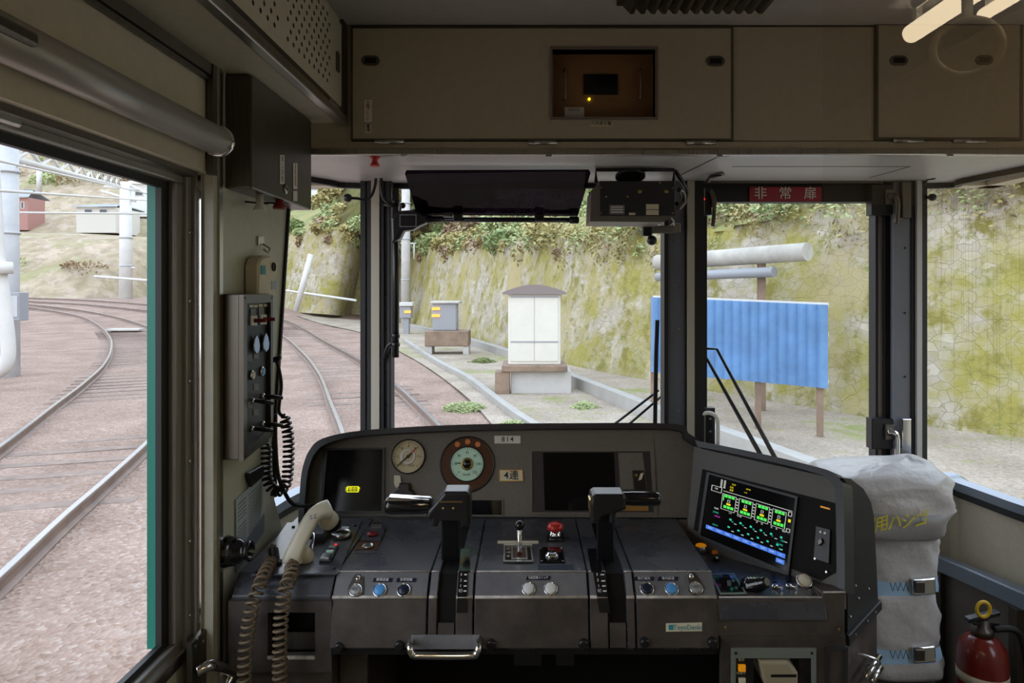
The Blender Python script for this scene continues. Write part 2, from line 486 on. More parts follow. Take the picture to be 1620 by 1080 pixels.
# front: curved plan line of the wrap-round windscreen
PLAN = [(-.70, 1.55), (-.69, 1.75), (-.66, 1.92), (-.60, 2.03), (-.515, 2.10), (0, YF), (.6, YF), (1.245, 2.10), (1.285, 2.0), (1.318, 1.81), (1.36, 1.66), (1.395, 1.50)]
def planpath(z, off=0, lo=0, hi=len(PLAN), per=5):
    pts = smoothpath([V(x, y, 0) for x, y in PLAN[lo:hi]], per)
    return [V(p.x, p.y + 0, z) for p in pts]
b = MB()
pp = planpath(0)
for p, q in zip(pp, pp[1:]):
    d = (q - p).normalized(); nn = V(-d.y, d.x, 0) * .04
    b.hexa([(p.x, p.y, 0), (q.x, q.y, 0), (q.x + nn.x, q.y + nn.y, 0), (p.x + nn.x, p.y + nn.y, 0)],
           [(p.x, p.y, ZW - .02), (q.x, q.y, ZW - .02), (q.x + nn.x, q.y + nn.y, ZW - .02), (p.x + nn.x, p.y + nn.y, ZW - .02)])
wf = struct(b.build('wall_front', 'cream_panel'))
sill = [V(p.x, p.y, ZW) for p in pp]
MB().sweep(sill, [(-.022, -.012), (.03, -.012), (.03, .012), (.0, .018), (-.022, .006)], (0, 0, 1)).build('window_sill', 'sill_blue', wf)
MB().sweep([V(p.x, p.y, ZW - .022) for p in pp], [(-.004, -.01), (.026, -.01), (.026, .01), (-.004, .01)], (0, 0, 1)).build('sill_gasket', 'black_rubber', wf)
MB().sweep([V(p.x, p.y, ZS - .008) for p in pp], [(-.004, -.008), (.014, -.008), (.014, .012), (-.004, .012)], (0, 0, 1)).build('head_gasket', 'black_rubber', wf)

def pane(name, lo, hi, x0=None, x1=None):
    """curved glass between two plan x positions"""
    q = [p for p in smoothpath([V(x, y, 0) for x, y in PLAN], 8) if lo <= p.x <= hi]
    vs = [(p.x, p.y + .02, ZW) for p in q] + [(p.x, p.y + .02, ZS) for p in q]; n = len(q)
    return struct(MB().add(vs, [(i, i + 1, n + i + 1, n + i) for i in range(n - 1)], True).build(name, 'window_glass'))
pane('window_1', -.70, -.505); pane('window_2', -.44, .44); w3 = pane('window_3', 1.20, 1.40)
# dried rain streaks on the right-hand pane
b = MB(); rs = random.Random(5)
q3 = [p for p in smoothpath([V(x, y, 0) for x, y in PLAN], 16) if 1.22 <= p.x <= 1.36]
for i in range(70):
    k = rs.randrange(len(q3) - 1); t = rs.random(); p = q3[k].lerp(q3[k + 1], t)
    d = (q3[k + 1] - q3[k]).normalized() * rs.uniform(.0006, .0016)
    z1 = ZS - rs.random() ** 2 * .4; z0 = z1 - rs.uniform(.08, .5); z0 = max(z0, ZW + .01)
    b.quad((p.x - d.x, p.y - d.y + .016, z0), (p.x + d.x, p.y + d.y + .016, z0), (p.x + d.x * .6, p.y + d.y * .6 + .016, z1), (p.x - d.x * .6, p.y - d.y * .6 + .016, z1))
tag(b.build('water_streak', 'streak', w3), kind='stuff')

# pillars (drawn between pixel columns at their own distance)
def strip(b, x0, x1, Y, dep, z0=ZW - .02, z1=ZS):
    a, c = P(x0, 458, Y).x, P(x1, 458, Y).x
    return b.box(a, c, Y, Y + dep, z0, z1)
pl = struct(strip(MB(), 572, 617, 2.06, .06).build('pillar_1', 'pillar_grey'))
strip(MB(), 570, 578, 2.05, .05).build('gasket', 'black_rubber', pl); strip(MB(), 581, 587, 2.045, .05).build('gasket', 'black_rubber', pl)
strip(MB(), 587, 600, 2.04, .05).build('cover_strip', 'pillar_beige', pl)
strip(MB(), 600, 607, 2.045, .05).build('gasket', 'black_rubber', pl); strip(MB(), 615, 619, 2.05, .05).build('gasket', 'black_rubber', pl)
b = MB()
for y in (410, 465, 520, 590, 640): b.lathe(P(611, y, 2.058), (0, -1, 0), [(.0026, 0), (.002, .002)], 8)
b.build('screw', 'black_plastic', pl)
pl = struct(strip(MB(), 1056, 1112, 2.06, .07).build('pillar_2', 'pillar_grey'))
strip(MB(), 1051, 1057, 2.05, .06).build('gasket', 'black_rubber', pl); strip(MB(), 1084, 1089, 2.05, .05).build('gasket', 'black_rubber', pl)
strip(MB(), 1088, 1099, 2.04, .05).build('cover_strip', 'pillar_beige', pl); strip(MB(), 1099, 1114, 2.045, .06).build('gasket', 'black_rubber', pl)
b = MB()
for y in (300, 380, 455, 520, 600, 650): b.lathe(P(1074, y, 2.058), (0, -1, 0), [(.0028, 0), (.002, .002)], 8)
b.build('screw', 'chrome', pl)
pl = struct(strip(MB(), 1414, 1466, 2.05, .08).build('pillar_3', 'pillar_grey'))
strip(MB(), 1400, 1415, 2.07, .05).build('gasket', 'cavity', pl); strip(MB(), 1442, 1451, 2.045, .06).build('gasket', 'black_rubber', pl)
strip(MB(), 1451, 1459, 2.035, .06).build('cover_strip', 'soffit_grey', pl); strip(MB(), 1459, 1467, 2.045, .06).build('gasket', 'black_rubber', pl)
b = MB()
for y in (392, 495, 596, 690): b.lathe(P(1432, y, 2.048), (0, -1, 0), [(.0035, 0), (.0025, .002)], 8)
b.build('screw', 'black_plastic', pl)

# emergency door in the front: frame, pane, dark head recess
d1 = struct(MB().fring(FW, [(1112, 262), (1402, 262), (1402, 900), (1112, 900)], [(1117, 320), (1382, 320), (1382, 880), (1117, 880)], -.03, .012).build('door_1', 'black_rubber'))
MB().frect(FW, 1386, 322, 1400, 880, .012, .016).build('door_frame', 'pillar_brown', d1)
b = MB()
for y in (383, 474, 566): b.flathe(FW, 1393, y, [(1.6, .016), (1.2, .018)], 8)
b.build('screw', 'chrome', d1)
MB().frect(FW, 1117, 320, 1382, 880, -.012, -.008).build('pane', 'window_glass', d1)
MB().frect(FW, 1130, 262, 1380, 292, .012, .05).build('head_beam', 'cavity', d1)
b = MB().frect(FW, 1252, 268, 1284, 277, .05, .06, .002)
b.build('head_catch', 'dark_steel', d1)
MB().frect(FW, 1117, 290, 1382, 294, .05, .056).build('head_strip', 'dark_steel', d1)

# cab side door on the left: glass, gasket, metal frame
gl = [V(-.62, .60, E + .171), V(-.62, 1.125, E + .171), V(-.62, 1.14, E + .156), V(-.62, 1.14, E - .58), V(-.62, 1.125, E - .595), V(-.62, .60, E - .595)]
d2 = struct(MB().box(-.64, -.60, .3, 1.215, 0, E - .64).build('door_2', 'wall_lining'))
MB().add([(-.632, .3, E - .595), (-.632, 1.14, E - .595), (-.632, 1.14, E + .171), (-.632, .3, E + .171)], [(0, 1, 2, 3)]).build('pane', 'window_glass', d2)
def sideframe(x0, x1, o, i):
    """o, i: (ymax, ztop, zbot) of outer and inner edge, relative to the eye"""
    b = MB()
    b.box(x0, x1, .3, o[0], E + i[1], E + o[1]); b.box(x0, x1, .3, o[0], E + o[2], E + i[2]); b.box(x0, x1, i[0], o[0], E + i[2], E + i[1])
    return b
sideframe(-.622, -.612, (1.165, .186, -.608), (1.14, .171, -.595)).build('window_gasket', 'black_rubber', d2)
MB().box(-.636, -.622, 1.140, 1.165, E - .60, E + .175).build('body_edge', 'green_edge', d2)
sideframe(-.622, -.600, (1.19, .215, -.63), (1.163, .184, -.606)).build('window_frame', 'frame_steel', d2, .003)
MB().box(-.625, -.592, .3, 1.2, E - .645, E - .622, .004).build('sill_bar', 'steel', d2)
b = MB()
for z in (.10, -.02, -.16, -.30, -.44, -.57): b.lathe((-.5925, 1.196, E + z), (1, 0, 0), [(.0045, 0), (.003, .0025)], 10)
b.build('screw', 'chrome', d2)
MB().box(-.63, -.593, 1.187, 1.205, E - .64, E + .215, .002).build('edge_strip', 'frame_steel', d2)
b = MB().box(-.61, -.575, .3, 1.19, E + .196, E + .212); b.build('head_rail', 'dark_steel', d2)
b = MB()   # latch at the window head
b.obox(V(-.60, .76, E + .196), V(0, .035, 0), V(.012, 0, 0), V(0, 0, .008), .003); b.build('head_catch', 'steel', d2)
# door pillar with polished strips
dp = struct(MB().box(-.64, -.585, 1.205, 1.232, 0, E + .40).build('trim_2', 'frame_steel'))
MB().box(-.585, -.578, 1.207, 1.214, .2, E + .22).build('polished_strip', 'chrome', dp)
MB().box(-.585, -.572, 1.222, 1.232, .0, E + .25).build('polished_strip', 'steel', dp)
MB().box(-.585, -.556, 1.232, 1.246, .0, E + .40).build('cover_strip', 'steel', dp)
b = MB()
for z in (.04, -.14, -.22, -.35): b.lathe((-.571, 1.227, E + z), (1, 0, 0), [(.0028, 0), (.002, .002)], 8)
b.build('screw', 'black_plastic', dp)

# ------------------------------------------------------------------ saloon behind the eye, seen only in reflections
b = MB().box(-.80, 1.50, -3.24, -3.2, 0, E + .85); b.box(-.80, 1.50, -3.24, .31, E + .80, E + .85)
struct(b.build('wall_rear', 'saloon_cream'))
b = MB()
b.box(-.80, -.36, .28, .30, 0, E + .82); b.box(.66, 1.50, .28, .30, 0, E + .82); b.box(-.36, .66, .28, .30, E + .34, E + .82); b.box(-.36, .66, .28, .30, 0, E - .42)
struct(b.build('wall_partition', 'saloon_cream'))
for x, z, y0, y1, w, lab in ((1.05, .70, -1.29, -.15, .025, 'warm tube light along the saloon ceiling, mirrored in the partition glass'), (1.16, .70, -1.16, -.10, .016, 'slim warm tube light beside the other in the saloon'), (-.35, .72, -1.9, -.2, .024, 'warm tube light along the other side of the saloon ceiling')):
    t = thing('ceiling_light', lab, 'lamp', (x, (y0 + y1) / 2, E + .80))
    MB().box(x - .06, x + .06, y0 - .02, y1 + .03, E + .775, E + .80, .008).build('housing', 'soffit_grey', t)
    MB().rod((x, y0, E + z), (x, y1, E + z), w).build('tube', 'lamp_tube', t)
    for y in (y0 + .03, y1 - .03): MB().box(x - .008, x + .008, y - .01, y + .01, E + z, E + .78).build('bracket', 'soffit_grey', t)

# ------------------------------------------------------------------ header: lockers over the windscreen
b = MB()
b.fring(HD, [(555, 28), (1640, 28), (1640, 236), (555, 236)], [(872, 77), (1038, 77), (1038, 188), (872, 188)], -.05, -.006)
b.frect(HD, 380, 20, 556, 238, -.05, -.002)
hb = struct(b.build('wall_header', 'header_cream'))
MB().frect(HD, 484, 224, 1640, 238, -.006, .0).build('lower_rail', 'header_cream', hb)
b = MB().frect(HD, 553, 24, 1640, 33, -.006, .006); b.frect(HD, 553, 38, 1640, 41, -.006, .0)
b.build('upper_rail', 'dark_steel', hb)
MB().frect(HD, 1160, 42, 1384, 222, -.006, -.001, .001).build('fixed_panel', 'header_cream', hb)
def latch(parent, x, y):
    k = MB().fpoly(HD, [(x - 15, y), (x - 12, y - 6), (x - 7, y - 8), (x + 7, y - 8), (x + 12, y - 6), (x + 15, y), (x + 12, y + 6), (x + 7, y + 8), (x - 7, y + 8), (x - 12, y + 6)], .002, .007, .001).build('latch', 'panel_dark', parent)
    MB().frect(HD, x - 9, y - 4, x + 9, y + 4, .006, .0078).build('latch_pull', 'cavity', k)
def hinge(parent, x0, x1, y):
    b = MB(); a, c = HD.px(x0, y, .006), HD.px(x1, y, .006); b.rod(a, c, .0055, 10)
    b.frect(HD, x0, y - 4, x1, y + 1, -.002, .003)
    b.build('hinge', 'steel', parent)
lk = thing('overhead_locker', 'wide cream overhead locker with a recessed display window and warning labels', 'cabinet', tuple(HD.hit(858, 222)))
O = [(558, 45), (1157, 45), (1157, 221), (558, 221)]; I = [(872, 77), (1038, 77), (1038, 188), (872, 188)]
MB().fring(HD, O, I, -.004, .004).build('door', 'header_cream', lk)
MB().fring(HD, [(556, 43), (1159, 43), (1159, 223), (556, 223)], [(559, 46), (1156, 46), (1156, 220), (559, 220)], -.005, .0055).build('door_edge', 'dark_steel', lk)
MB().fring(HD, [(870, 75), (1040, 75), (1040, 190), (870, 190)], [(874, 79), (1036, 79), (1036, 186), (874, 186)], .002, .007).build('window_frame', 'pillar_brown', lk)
b = MB(); b.frect(HD, 872, 77, 1038, 188, -.046, -.040); bk = b.build('recess_back', 'recess_brown', lk)
b = MB()
for a, c in (((872, 77), (1038, 77)), ((1038, 77), (1038, 188)), ((1038, 188), (872, 188)), ((872, 188), (872, 77))):
    p, q = HD.px(*a, .002), HD.px(*c, .002); b.prism([p, q, q - HD.n * .042, p - HD.n * .042], (0, 0, .0005))
b.build('recess_side', 'recess_brown', lk)
fb = Frame(tuple(HD.at(HD.hit(950, 130), -.040)), tuple(HD.at(HD.hit(960, 130), -.040)), tuple(HD.at(HD.hit(950, 120), -.040)))
MB().frect(fb, 923, 118, 977, 150, 0, .004).build('screen', 'screen_dark', lk)
MB().flathe(fb, 932, 157, [(2.2, 0), (2.0, .004), (.8, .006)], 12).build('indicator_lamp', 'led_yellow', lk)
for x in (894, 1012):
    MB().tube(smoothpath([fb.px(x - 2, 113, 0), fb.px(x, 114, .014), fb.px(x, 156, .014), fb.px(x - 2, 157, 0)], 5), .0022).build('pull_handle', 'steel', lk)
p1 = MB().frect(fb, 893, 170, 924, 186, 0, .002).build('notice_plate', 'label_white', lk)
ftext('取扱注意', 'ink_grey', p1, fb, 908, 174, 3.2, .0024)
p1 = MB().frect(HD, 934, 193, 968, 200, .004, .0055).build('name_plate', 'label_cream', lk)
ftext('行先表示器', 'ink_black', p1, HD, 951, 196.5, 4.6, .0058)
p1 = MB().frect(HD, 577, 159, 589, 194, .004, .0055).build('warning_label', 'label_white', lk)
for i, ch in enumerate('予備プレート'): ftext(ch, 'ink_red', p1, HD, 583, 164 + i * 5.1, 4.6, .0058)
p1 = MB().frect(HD, 579, 197, 588, 211, .004, .0055).build('small_label', 'label_white', lk)
for i, ch in enumerate('置場'): ftext(ch, 'ink_black', p1, HD, 583.5, 201 + i * 6, 4.8, .0058)
latch(lk, 587, 97); latch(lk, 1131, 98)
hinge(lk, 594, 640, 225); hinge(lk, 836, 882, 226.5); hinge(lk, 1085, 1132, 226.5)
lk = thing('overhead_locker', 'plain cream overhead locker at the end of the header, nearest the partition glass reflection', 'cabinet', tuple(HD.hit(1500, 220)))
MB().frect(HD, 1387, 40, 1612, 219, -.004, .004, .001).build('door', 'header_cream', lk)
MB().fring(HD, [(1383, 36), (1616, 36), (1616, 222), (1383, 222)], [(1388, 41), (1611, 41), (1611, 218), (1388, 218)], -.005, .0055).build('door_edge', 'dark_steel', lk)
latch(lk, 1420, 97); latch(lk, 1555, 96); hinge(lk, 1410, 1458, 223.5); hinge(lk, 1505, 1556, 224)

# ------------------------------------------------------------------ side locker along the left of the ceiling
lk = thing('ceiling_locker', 'long cream ceiling locker with perforated panels above the side door', 'cabinet', (-.5, 1.0, E + .4))
MB().box(-.62, -.442, .3, 1.641, E + .40, ZC).build('body', 'cream_panel', lk)
MB().box(-.452, -.430, .3, 1.638, E + .392, E + .412, .003).build('edge_strip', 'steel', lk)
SLx = -.436
b = MB().box(-.442, SLx, .3, 1.60, E + .425, E + .62, .002); b.build('door', 'cream_panel', lk)
b = MB().box(-.442, -.4335, .3, 1.606, E + .414, E + .424); b.box(-.442, -.4335, 1.603, 1.641, E + .414, ZC); b.build('door_edge', 'dark_steel', lk)
b = MB()
for (y0, y1, z0, z1) in ((.93, 1.19, E + .455, E + .60), (1.24, 1.50, E + .455, E + .60)):
    ny, nz = 18, 9
    for i in range(ny):
        for j in range(nz):
            if (i + j) % 2 == 0: b.lathe((SLx, y0 + (y1 - y0) * i / (ny - 1), z0 + (z1 - z0) * j / (nz - 1)), (1, 0, 0), [(.0046, 0), (.0044, .0006)], 8, smooth=False)
tag(b.build('grille_hole', 'ink_black', lk), kind='stuff')
k = MB().obox(V(SLx + .002, 1.56, E + .52), V(0, .010, 0), V(.003, 0, 0), V(0, 0, .022), .002).build('latch', 'dark_steel', lk)
for y in (.86, 1.52):
    MB().box(-.4335, -.428, y - .035, y + .035, E + .408, E + .42, .002).build('hinge', 'steel', lk)

# ceiling diffuser with slanted fins
t = thing('ceiling_vent', 'dark zigzag air diffuser hanging from the ceiling above the header', 'vent', (.35, 1.45, ZC))
MB().box(.195, .51, 1.30, 1.50, ZC - .012, ZC).build('plate', 'dark_steel', t)
for i in range(13):
    x = .205 + i * .0235
    MB().prism([(x, 1.50, ZC - .008), (x + .018, 1.50, ZC - .008), (x + .028, 1.50, ZC - .030), (x + .020, 1.50, ZC - .030)], (0, -.2, 0)).build('fin', 'dark_steel', t)

# ------------------------------------------------------------------ roller blind over the side door
t = thing('roller_blind', 'rolled-up grey blind in a tube above the side door window', 'blind', (-.53, .8, E + .25))
MB().rod((-.53, .45, E + .254), (-.53, 1.165, E + .254), .0245, 28).build('tube', 'blind_grey', t)
MB().lathe((-.53, 1.165, E + .254), (0, 1, 0), [(.0245, 0), (.027, .001), (.027, .009), (.022, .012)], 24).build('end_cap', 'chrome', t)
MB().box(-.535, -.500, .3, .70, E + .247, E + .262, .004).build('bracket', 'dark_steel', t)
MB().box(-.56, -.535, 1.135, 1.16, E + .245, E + .262).build('wall_bracket', 'dark_steel', t)

# ------------------------------------------------------------------ steel equipment box, upper left
t = thing('equipment_box', 'dark steel box with two vertical white labels, high on the left wall', 'box', (-.535, 1.43, E + .19))
k = MB().box(-.56, -.51, 1.262, 1.61, E + .187, E + .397, .003).build('body', 'dark_steel', t)
EB = Frame((-.51, 1.3, E), (-.51, 1.5, E), (-.51, 1.3, E + .2))
k = MB().frect(EB, 442, 245, 449, 291, 0, .0015).build('label_plate', 'label_white', t)
for i, ch in enumerate('車上装置'): ftext(ch, 'ink_black', k, EB, 445.5, 252 + i * 10.5, 7, .0018, squash=.8)
k = MB().frect(EB, 463, 258, 469.5, 299, 0, .0015).build('label_plate', 'label_white', t)
for i, ch in enumerate('遮断器箱'): ftext(ch, 'ink_red', k, EB, 466.2, 264 + i * 9, 6.5, .0018, squash=.8)
MB().frect(EB, 463, 302, 469.5, 318, 0, .0015).build('label_plate', 'label_white', t)
k = MB().flathe(EB, 451.5, 299, [(8, 0), (8, .002), (5, .004)], 20).build('lock', 'steel', t)
MB().flathe(EB, 451.5, 299, [(2.6, .0041), (2.2, .0048)], 12).build('keyhole', 'ink_black', k)
t = thing('pull_knob', 'white plastic pull knob under the steel box on the left wall', 'knob', (-.54, 1.36, E + .13))
c = P(411, 306, 1.34)
MB().lathe(c, (0, 0, -1), [(.007, 0), (.007, .022), (.012, .030), (.012, .034)], 16).build('knob', 'label_white', t)
MB().tube([c + V(-.03, 0, -.016), c + V(.01, .02, -.018)], .0018).build('rod', 'black_plastic', t)
t = thing('pull_knob', 'dark red pull knob under the steel box on the left wall', 'knob', (-.53, 1.45, E + .15))
c = P(442, 311, 1.43)
MB().lathe(c, (0, 0, -1), [(.010, 0), (.008, .012), (.013, .020), (.013, .026)], 16).build('knob', 'dark_red', t)
MB().tube([c + V(-.045, -.01, -.014), c + V(.01, .01, -.012)], .0018).build('rod', 'black_plastic', t)

# handset device hanging on the wall
t = thing('hand_speaker', 'pale hand speaker with a green tag hung on the left wall', 'speaker', (-.54, 1.40, E + .0))
HS = Frame((-.535, 1.3, E), (-.535, 1.5, E), (-.535, 1.3, E + .2))
poly = [(406, 470), (406, 420), (409, 410), (415, 405), (425, 404), (433, 407), (437, 415), (437, 432), (434, 442), (434, 470)]
MB().fpoly(HS, poly, -.022, .004, .004).build('body', 'label_cream', t)
k = MB().flathe(HS, 429, 422, [(7, .004), (7, .007), (5.5, .007), (5.2, .005)], 20).build('speaker_grille', 'ink_black', t)
MB().frect(HS, 409, 420, 416, 434, .004, .0055).build('tag', 'ink_teal', t)
k = MB().frect(HS, 426, 444, 434, 458, .004, .0048).build('maker_plate', 'label_blue_grey', t)
b = MB(); b.frect(WL, 406, 374, 415, 388, 0, .004); b.tube([WL.px(411, 386, .006), WL.px(415, 393, .016), WL.px(411, 400, .018), WL.px(408, 394, .012)], .002)
b.build('hook', 'steel', t)

# ------------------------------------------------------------------ switch box on the left wall
t = thing('switch_box', 'tall steel switch box with toggles and key tags on the left wall', 'switch box', (-.54, 1.32, E - .31))
SBx = -.52
MB().box(-.56, SBx - .008, 1.25, 1.396, E - .312, E - .008, .002).build('body', 'dark_steel', t)
SB = Frame((SBx, 1.3, E), (SBx, 1.5, E), (SBx, 1.3, E + .2))
MB().fring(SB, [(385.5, 466), (432, 466), (432, 689), (385.5, 729)], [(391, 480), (428.5, 478), (428.5, 676), (391, 710)], -.009, 0).build('front_frame', 'dark_steel', t)
MB().fpoly(SB, [(391, 479), (429, 477), (429, 677), (391, 711)], -.0085, -.008).build('recess_plate', 'hood_black', t)
SB2 = Frame((SBx - .008, 1.3, E), (SBx - .008, 1.5, E), (SBx - .008, 1.3, E + .2))
for x, y in ((397, 484), (404, 484), (412, 483), (420, 483)):
    MB().frect(SB2, x - 3, y - 2, x + 3, y + 2, 0, .001).build('label_plate', 'label_cream', t)
for x, y in ((399, 494), (412, 492)):
    MB().frect(SB2, x - 4, y - 6, x + 4, y + 6, 0, .002).build('label_plate', 'ink_grey', t)
for x, y in ((400, 507), (415, 505)):
    k = MB().frect(SB2, x - 5, y - 8, x + 5, y + 8, 0, .003, .001).build('switch', 'label_white', t)
    MB().lathe(SB2.px(x, y, .002), SB2.n + V(0, .25, 0), [(.0042, 0), (.0035, .016), (.004, .022)], 10).build('toggle', 'dark_red', k)
for x, y in ((401, 546), (416, 543)):
    b = MB().fpoly(SB2, [(x, y - 17), (x + 3, y - 11), (x + 5, y), (x + 4, y + 9), (x, y + 14), (x - 4, y + 9), (x - 5, y), (x - 3, y - 11)], .004, .007, .001)
    b.build('key_tag', 'steel', t)
for x, y, m in ((397, 593, 'label_cream'), (413, 587, 'blue_button')):
    k = MB().flathe(SB2, x, y, [(8, 0), (8, .004), (6.4, .005)], 20).build('push_button', 'chrome', t)
    MB().flathe(SB2, x, y, [(6.2, .004), (6, .006)], 20).build('cap', m, k)
for x, y in ((394, 566), (405, 562), (405, 612), (395, 640), (404, 652)):
    MB().frect(SB2, x - 4, y - 5, x + 4, y + 5, 0, .001).build('label_plate', 'ink_grey', t)
for x, y in ((398, 634), (414, 626), (397, 678), (414, 670)):
    k = MB().flathe(SB2, x, y, [(5, 0), (4.5, .004), (3, .006)], 14).build('switch', 'chrome', t)
    p = SB2.px(x, y, .004)
    MB().tube([p, p + V(.018, .006, -.003), p + V(.034, .012, -.006)], [.0028, .0045, .0035], 8).build('toggle', 'black_plastic', k)
b = MB()
for x, y in ((388, 471), (430, 471), (388, 722), (430, 686)): b.flathe(SB, x, y, [(1.3, 0), (1.0, .0015)], 8)
b.build('screw', 'black_plastic', t)

# black curly cord hanging from the front edge of the left wall
t = thing('coiled_cable', 'black curly cord looping down from the left wall edge beside the window', 'cord', tuple(P(440, 640, 1.46)))
q = [P(437, 570, 1.44), P(441, 582, 1.44), P(445, 610, 1.45), P(441, 648, 1.45), P(447, 658, 1.45)]
MB().tube(smoothpath(q, 6), .0038).build('lead', 'cord_black', t)
q = [P(449, 655, 1.45), P(456, 690, 1.45), P(456, 735, 1.45), P(452, 765, 1.45), P(440, 777, 1.45), P(428, 770, 1.44), P(421, 745, 1.44), P(422, 700, 1.44)]
MB().tube(coil(q, .0098, 27, 12), .0030, 6).build('coil', 'cord_black', t)
q = [P(436, 655, 1.42), P(436, 700, 1.42), P(440, 750, 1.43), P(451, 780, 1.45), P(464, 797, 1.47), P(484, 800, 1.50), P(500, 798, 1.56)]
MB().tube(smoothpath(q, 6), .0042).build('cable', 'cord_black', t)
MB().obox(P(436, 568, 1.44), V(.012, 0, .004), V(0, .006, 0), V(0, 0, .006), .003).build('plug', 'black_plastic', t)

# notice sheet, clip, speaking horn
t = thing('notice_sheet', 'printed notice in a clear sleeve clipped to the left wall', 'notice', tuple(wl(390, 880)))
MB().fpoly(WL, [(371, 790), (412, 752), (415, 838), (372, 905)], .001, .003).build('sleeve', 'label_blue_grey', t)
b = MB()
for i in range(13):
    f = i / 12
    for (xa, xb) in ((374, 387), (391, 411)):
        if i == 5 and xa == 374: continue
        def yy(x): return (798 - (x - 374) * .93) + f * (76 - (x - 374) * .55)
        b.fpoly(WL, [(xa, yy(xa)), (xb, yy(xb)), (xb, yy(xb) + 1.6), (xa, yy(xa) + 1.6)], .0031, .0034)
b.build('printed_lines', 'ink_grey', t)
MB().fpoly(WL, [(371, 878), (415, 812), (415, 840), (371, 905)], .003, .0045).build('sleeve_edge', 'sill_blue', t)
b = MB().fpoly(WL, [(385, 748), (408, 735), (410, 752), (390, 770)], .004, .012, .002)
b.build('clip', 'black_plastic', t)
t = thing('speaking_horn', 'shiny black horn-shaped mouthpiece on the wall beside the notice', 'horn', (-.56, 1.235, E - .476))
MB().lathe((-.56, 1.262, E - .484), (1, -.10, .06), [(.029, 0), (.029, .005), (.0265, .008), (.026, .018), (.022, .029), (.017, .036), (.015, .041), (.018, .045), (.018, .050), (.012, .051), (.010, .040)], 32).build('horn', 'black_gloss', t)

# door latch bottom left
t = thing('door_lock', 'dark lock case with chrome handle at the bottom of the side door', 'lock', (-.57, 1.18, E - .60))
LK = Frame((-.575, 1.1, E), (-.575, 1.3, E), (-.575, 1.1, E + .2))
k = MB().fpoly(LK, [(301, 1016), (334, 985), (336, 1060), (336, 1100), (301, 1130)], -.006, .003, .001).build('plate', 'dark_steel', t)
MB().fpoly(LK, [(328, 992), (334, 986), (335, 1030), (329, 1034)], .003, .005).build('striker', 'chrome', t)
MB().tube(smoothpath([LK.px(305, 1062, .006), LK.px(312, 1052, .022), LK.px(328, 1056, .026), LK.px(343, 1064, .026), LK.px(336, 1090, .02)], 5), .010, 12).build('handle', 'chrome', t)
b = MB()
for x, y in ((306, 1022), (318, 1014), (309, 1010)): b.flathe(LK, x, y, [(2.6, .003), (2, .005)], 10)
b.build('screw', 'steel', t)
# ================================================================== driver's desk
DK = thing('driver_desk', 'dark worn driver desk with two lever handles, round gauges and a lit train screen', 'control desk', (.0, 1.4, 0))
PROF = [(1.615, -.536), (1.285, -.5317), (1.25, -.564), (1.235, -.648), (1.243, -.656), (1.615, -.656)]
def deskmod(x0, x1, name='desk_panel', m='desk_paint', prof=PROF):
    b = MB(); g = .0012
    b.prism([(x0 + g, y, E + z) for y, z in prof], (x1 - x0 - 2 * g, 0, 0))
    return b.build(name, m, DK, .002)
XS = dict(a=-.545, b=-.360, c=-.183, d=-.099, e=.112, f=.197, g=.348, h=.545)
low = [(1.615, -.537), (1.285, -.5327), (1.251, -.5645), (1.237, -.66), (1.615, -.66)]
MB().prism([(XS['b'] + .002, y + .004, E + z - .003) for y, z in low], (XS['g'] - XS['b'] - .004, 0, 0)).build('seam_filler', 'cavity', DK)
lm = deskmod(XS['a'], XS['b'], prof=[(1.615, -.536), (1.285, -.5317), (1.252, -.562), (1.252, -.575), (1.615, -.575)]); deskmod(XS['b'], XS['c'])
deskmod(XS['c'], -.164); deskmod(-.133, XS['d']); deskmod(XS['d'], XS['e']); deskmod(XS['e'], .148); deskmod(.179, XS['f']); deskmod(XS['f'], XS['g'])
RPROF = [(1.60, -.585), (1.25, -.564), (1.238, -.60), (1.60, -.60)]
deskmod(XS['g'], XS['h'], prof=RPROF)
# front skins: the browner vertical faces
def front(x0, x1, z0=-.647, z1=-.5665):
    def yy(z): return 1.25 + (z + .564) / (.648 - .564) * .015 - .0015
    b = MB(); b.hexa([(x0, yy(z0), E + z0), (x1, yy(z0), E + z0), (x1, yy(z0) + .003, E + z0), (x0, yy(z0) + .003, E + z0)],
                     [(x0, yy(z1), E + z1), (x1, yy(z1), E + z1), (x1, yy(z1) + .003, E + z1), (x0, yy(z1) + .003, E + z1)])
    return b.build('front_panel', 'desk_front', DK)
for a, c in ((XS['b'], XS['c']), (XS['c'], -.164), (-.133, XS['d']), (XS['d'], XS['e']), (XS['e'], .148), (.179, XS['f']), (XS['f'], XS['g'])): front(a + .003, c - .003)
for a, c in ((-.164, -.133), (.148, .179)): front(a + .001, c - .001, -.647, -.606)
def lip(x0, x1):  # thin skin on the slope: window light painted in, with the scuffed paint
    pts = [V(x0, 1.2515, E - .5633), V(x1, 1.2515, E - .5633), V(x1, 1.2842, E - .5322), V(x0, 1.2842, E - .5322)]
    return MB().prism([p + DS.n * .0002 for p in pts], DS.n * .0012).build('lip_lit_panel', 'desk_lit_worn', DK)
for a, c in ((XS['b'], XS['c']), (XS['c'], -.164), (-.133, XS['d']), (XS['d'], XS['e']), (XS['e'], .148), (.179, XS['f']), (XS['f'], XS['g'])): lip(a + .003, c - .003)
MB().frect(DF, 651, 1003, 759, 1026, .0015, .004, .001).build('handle_plate', 'desk_lit_worn', DK)
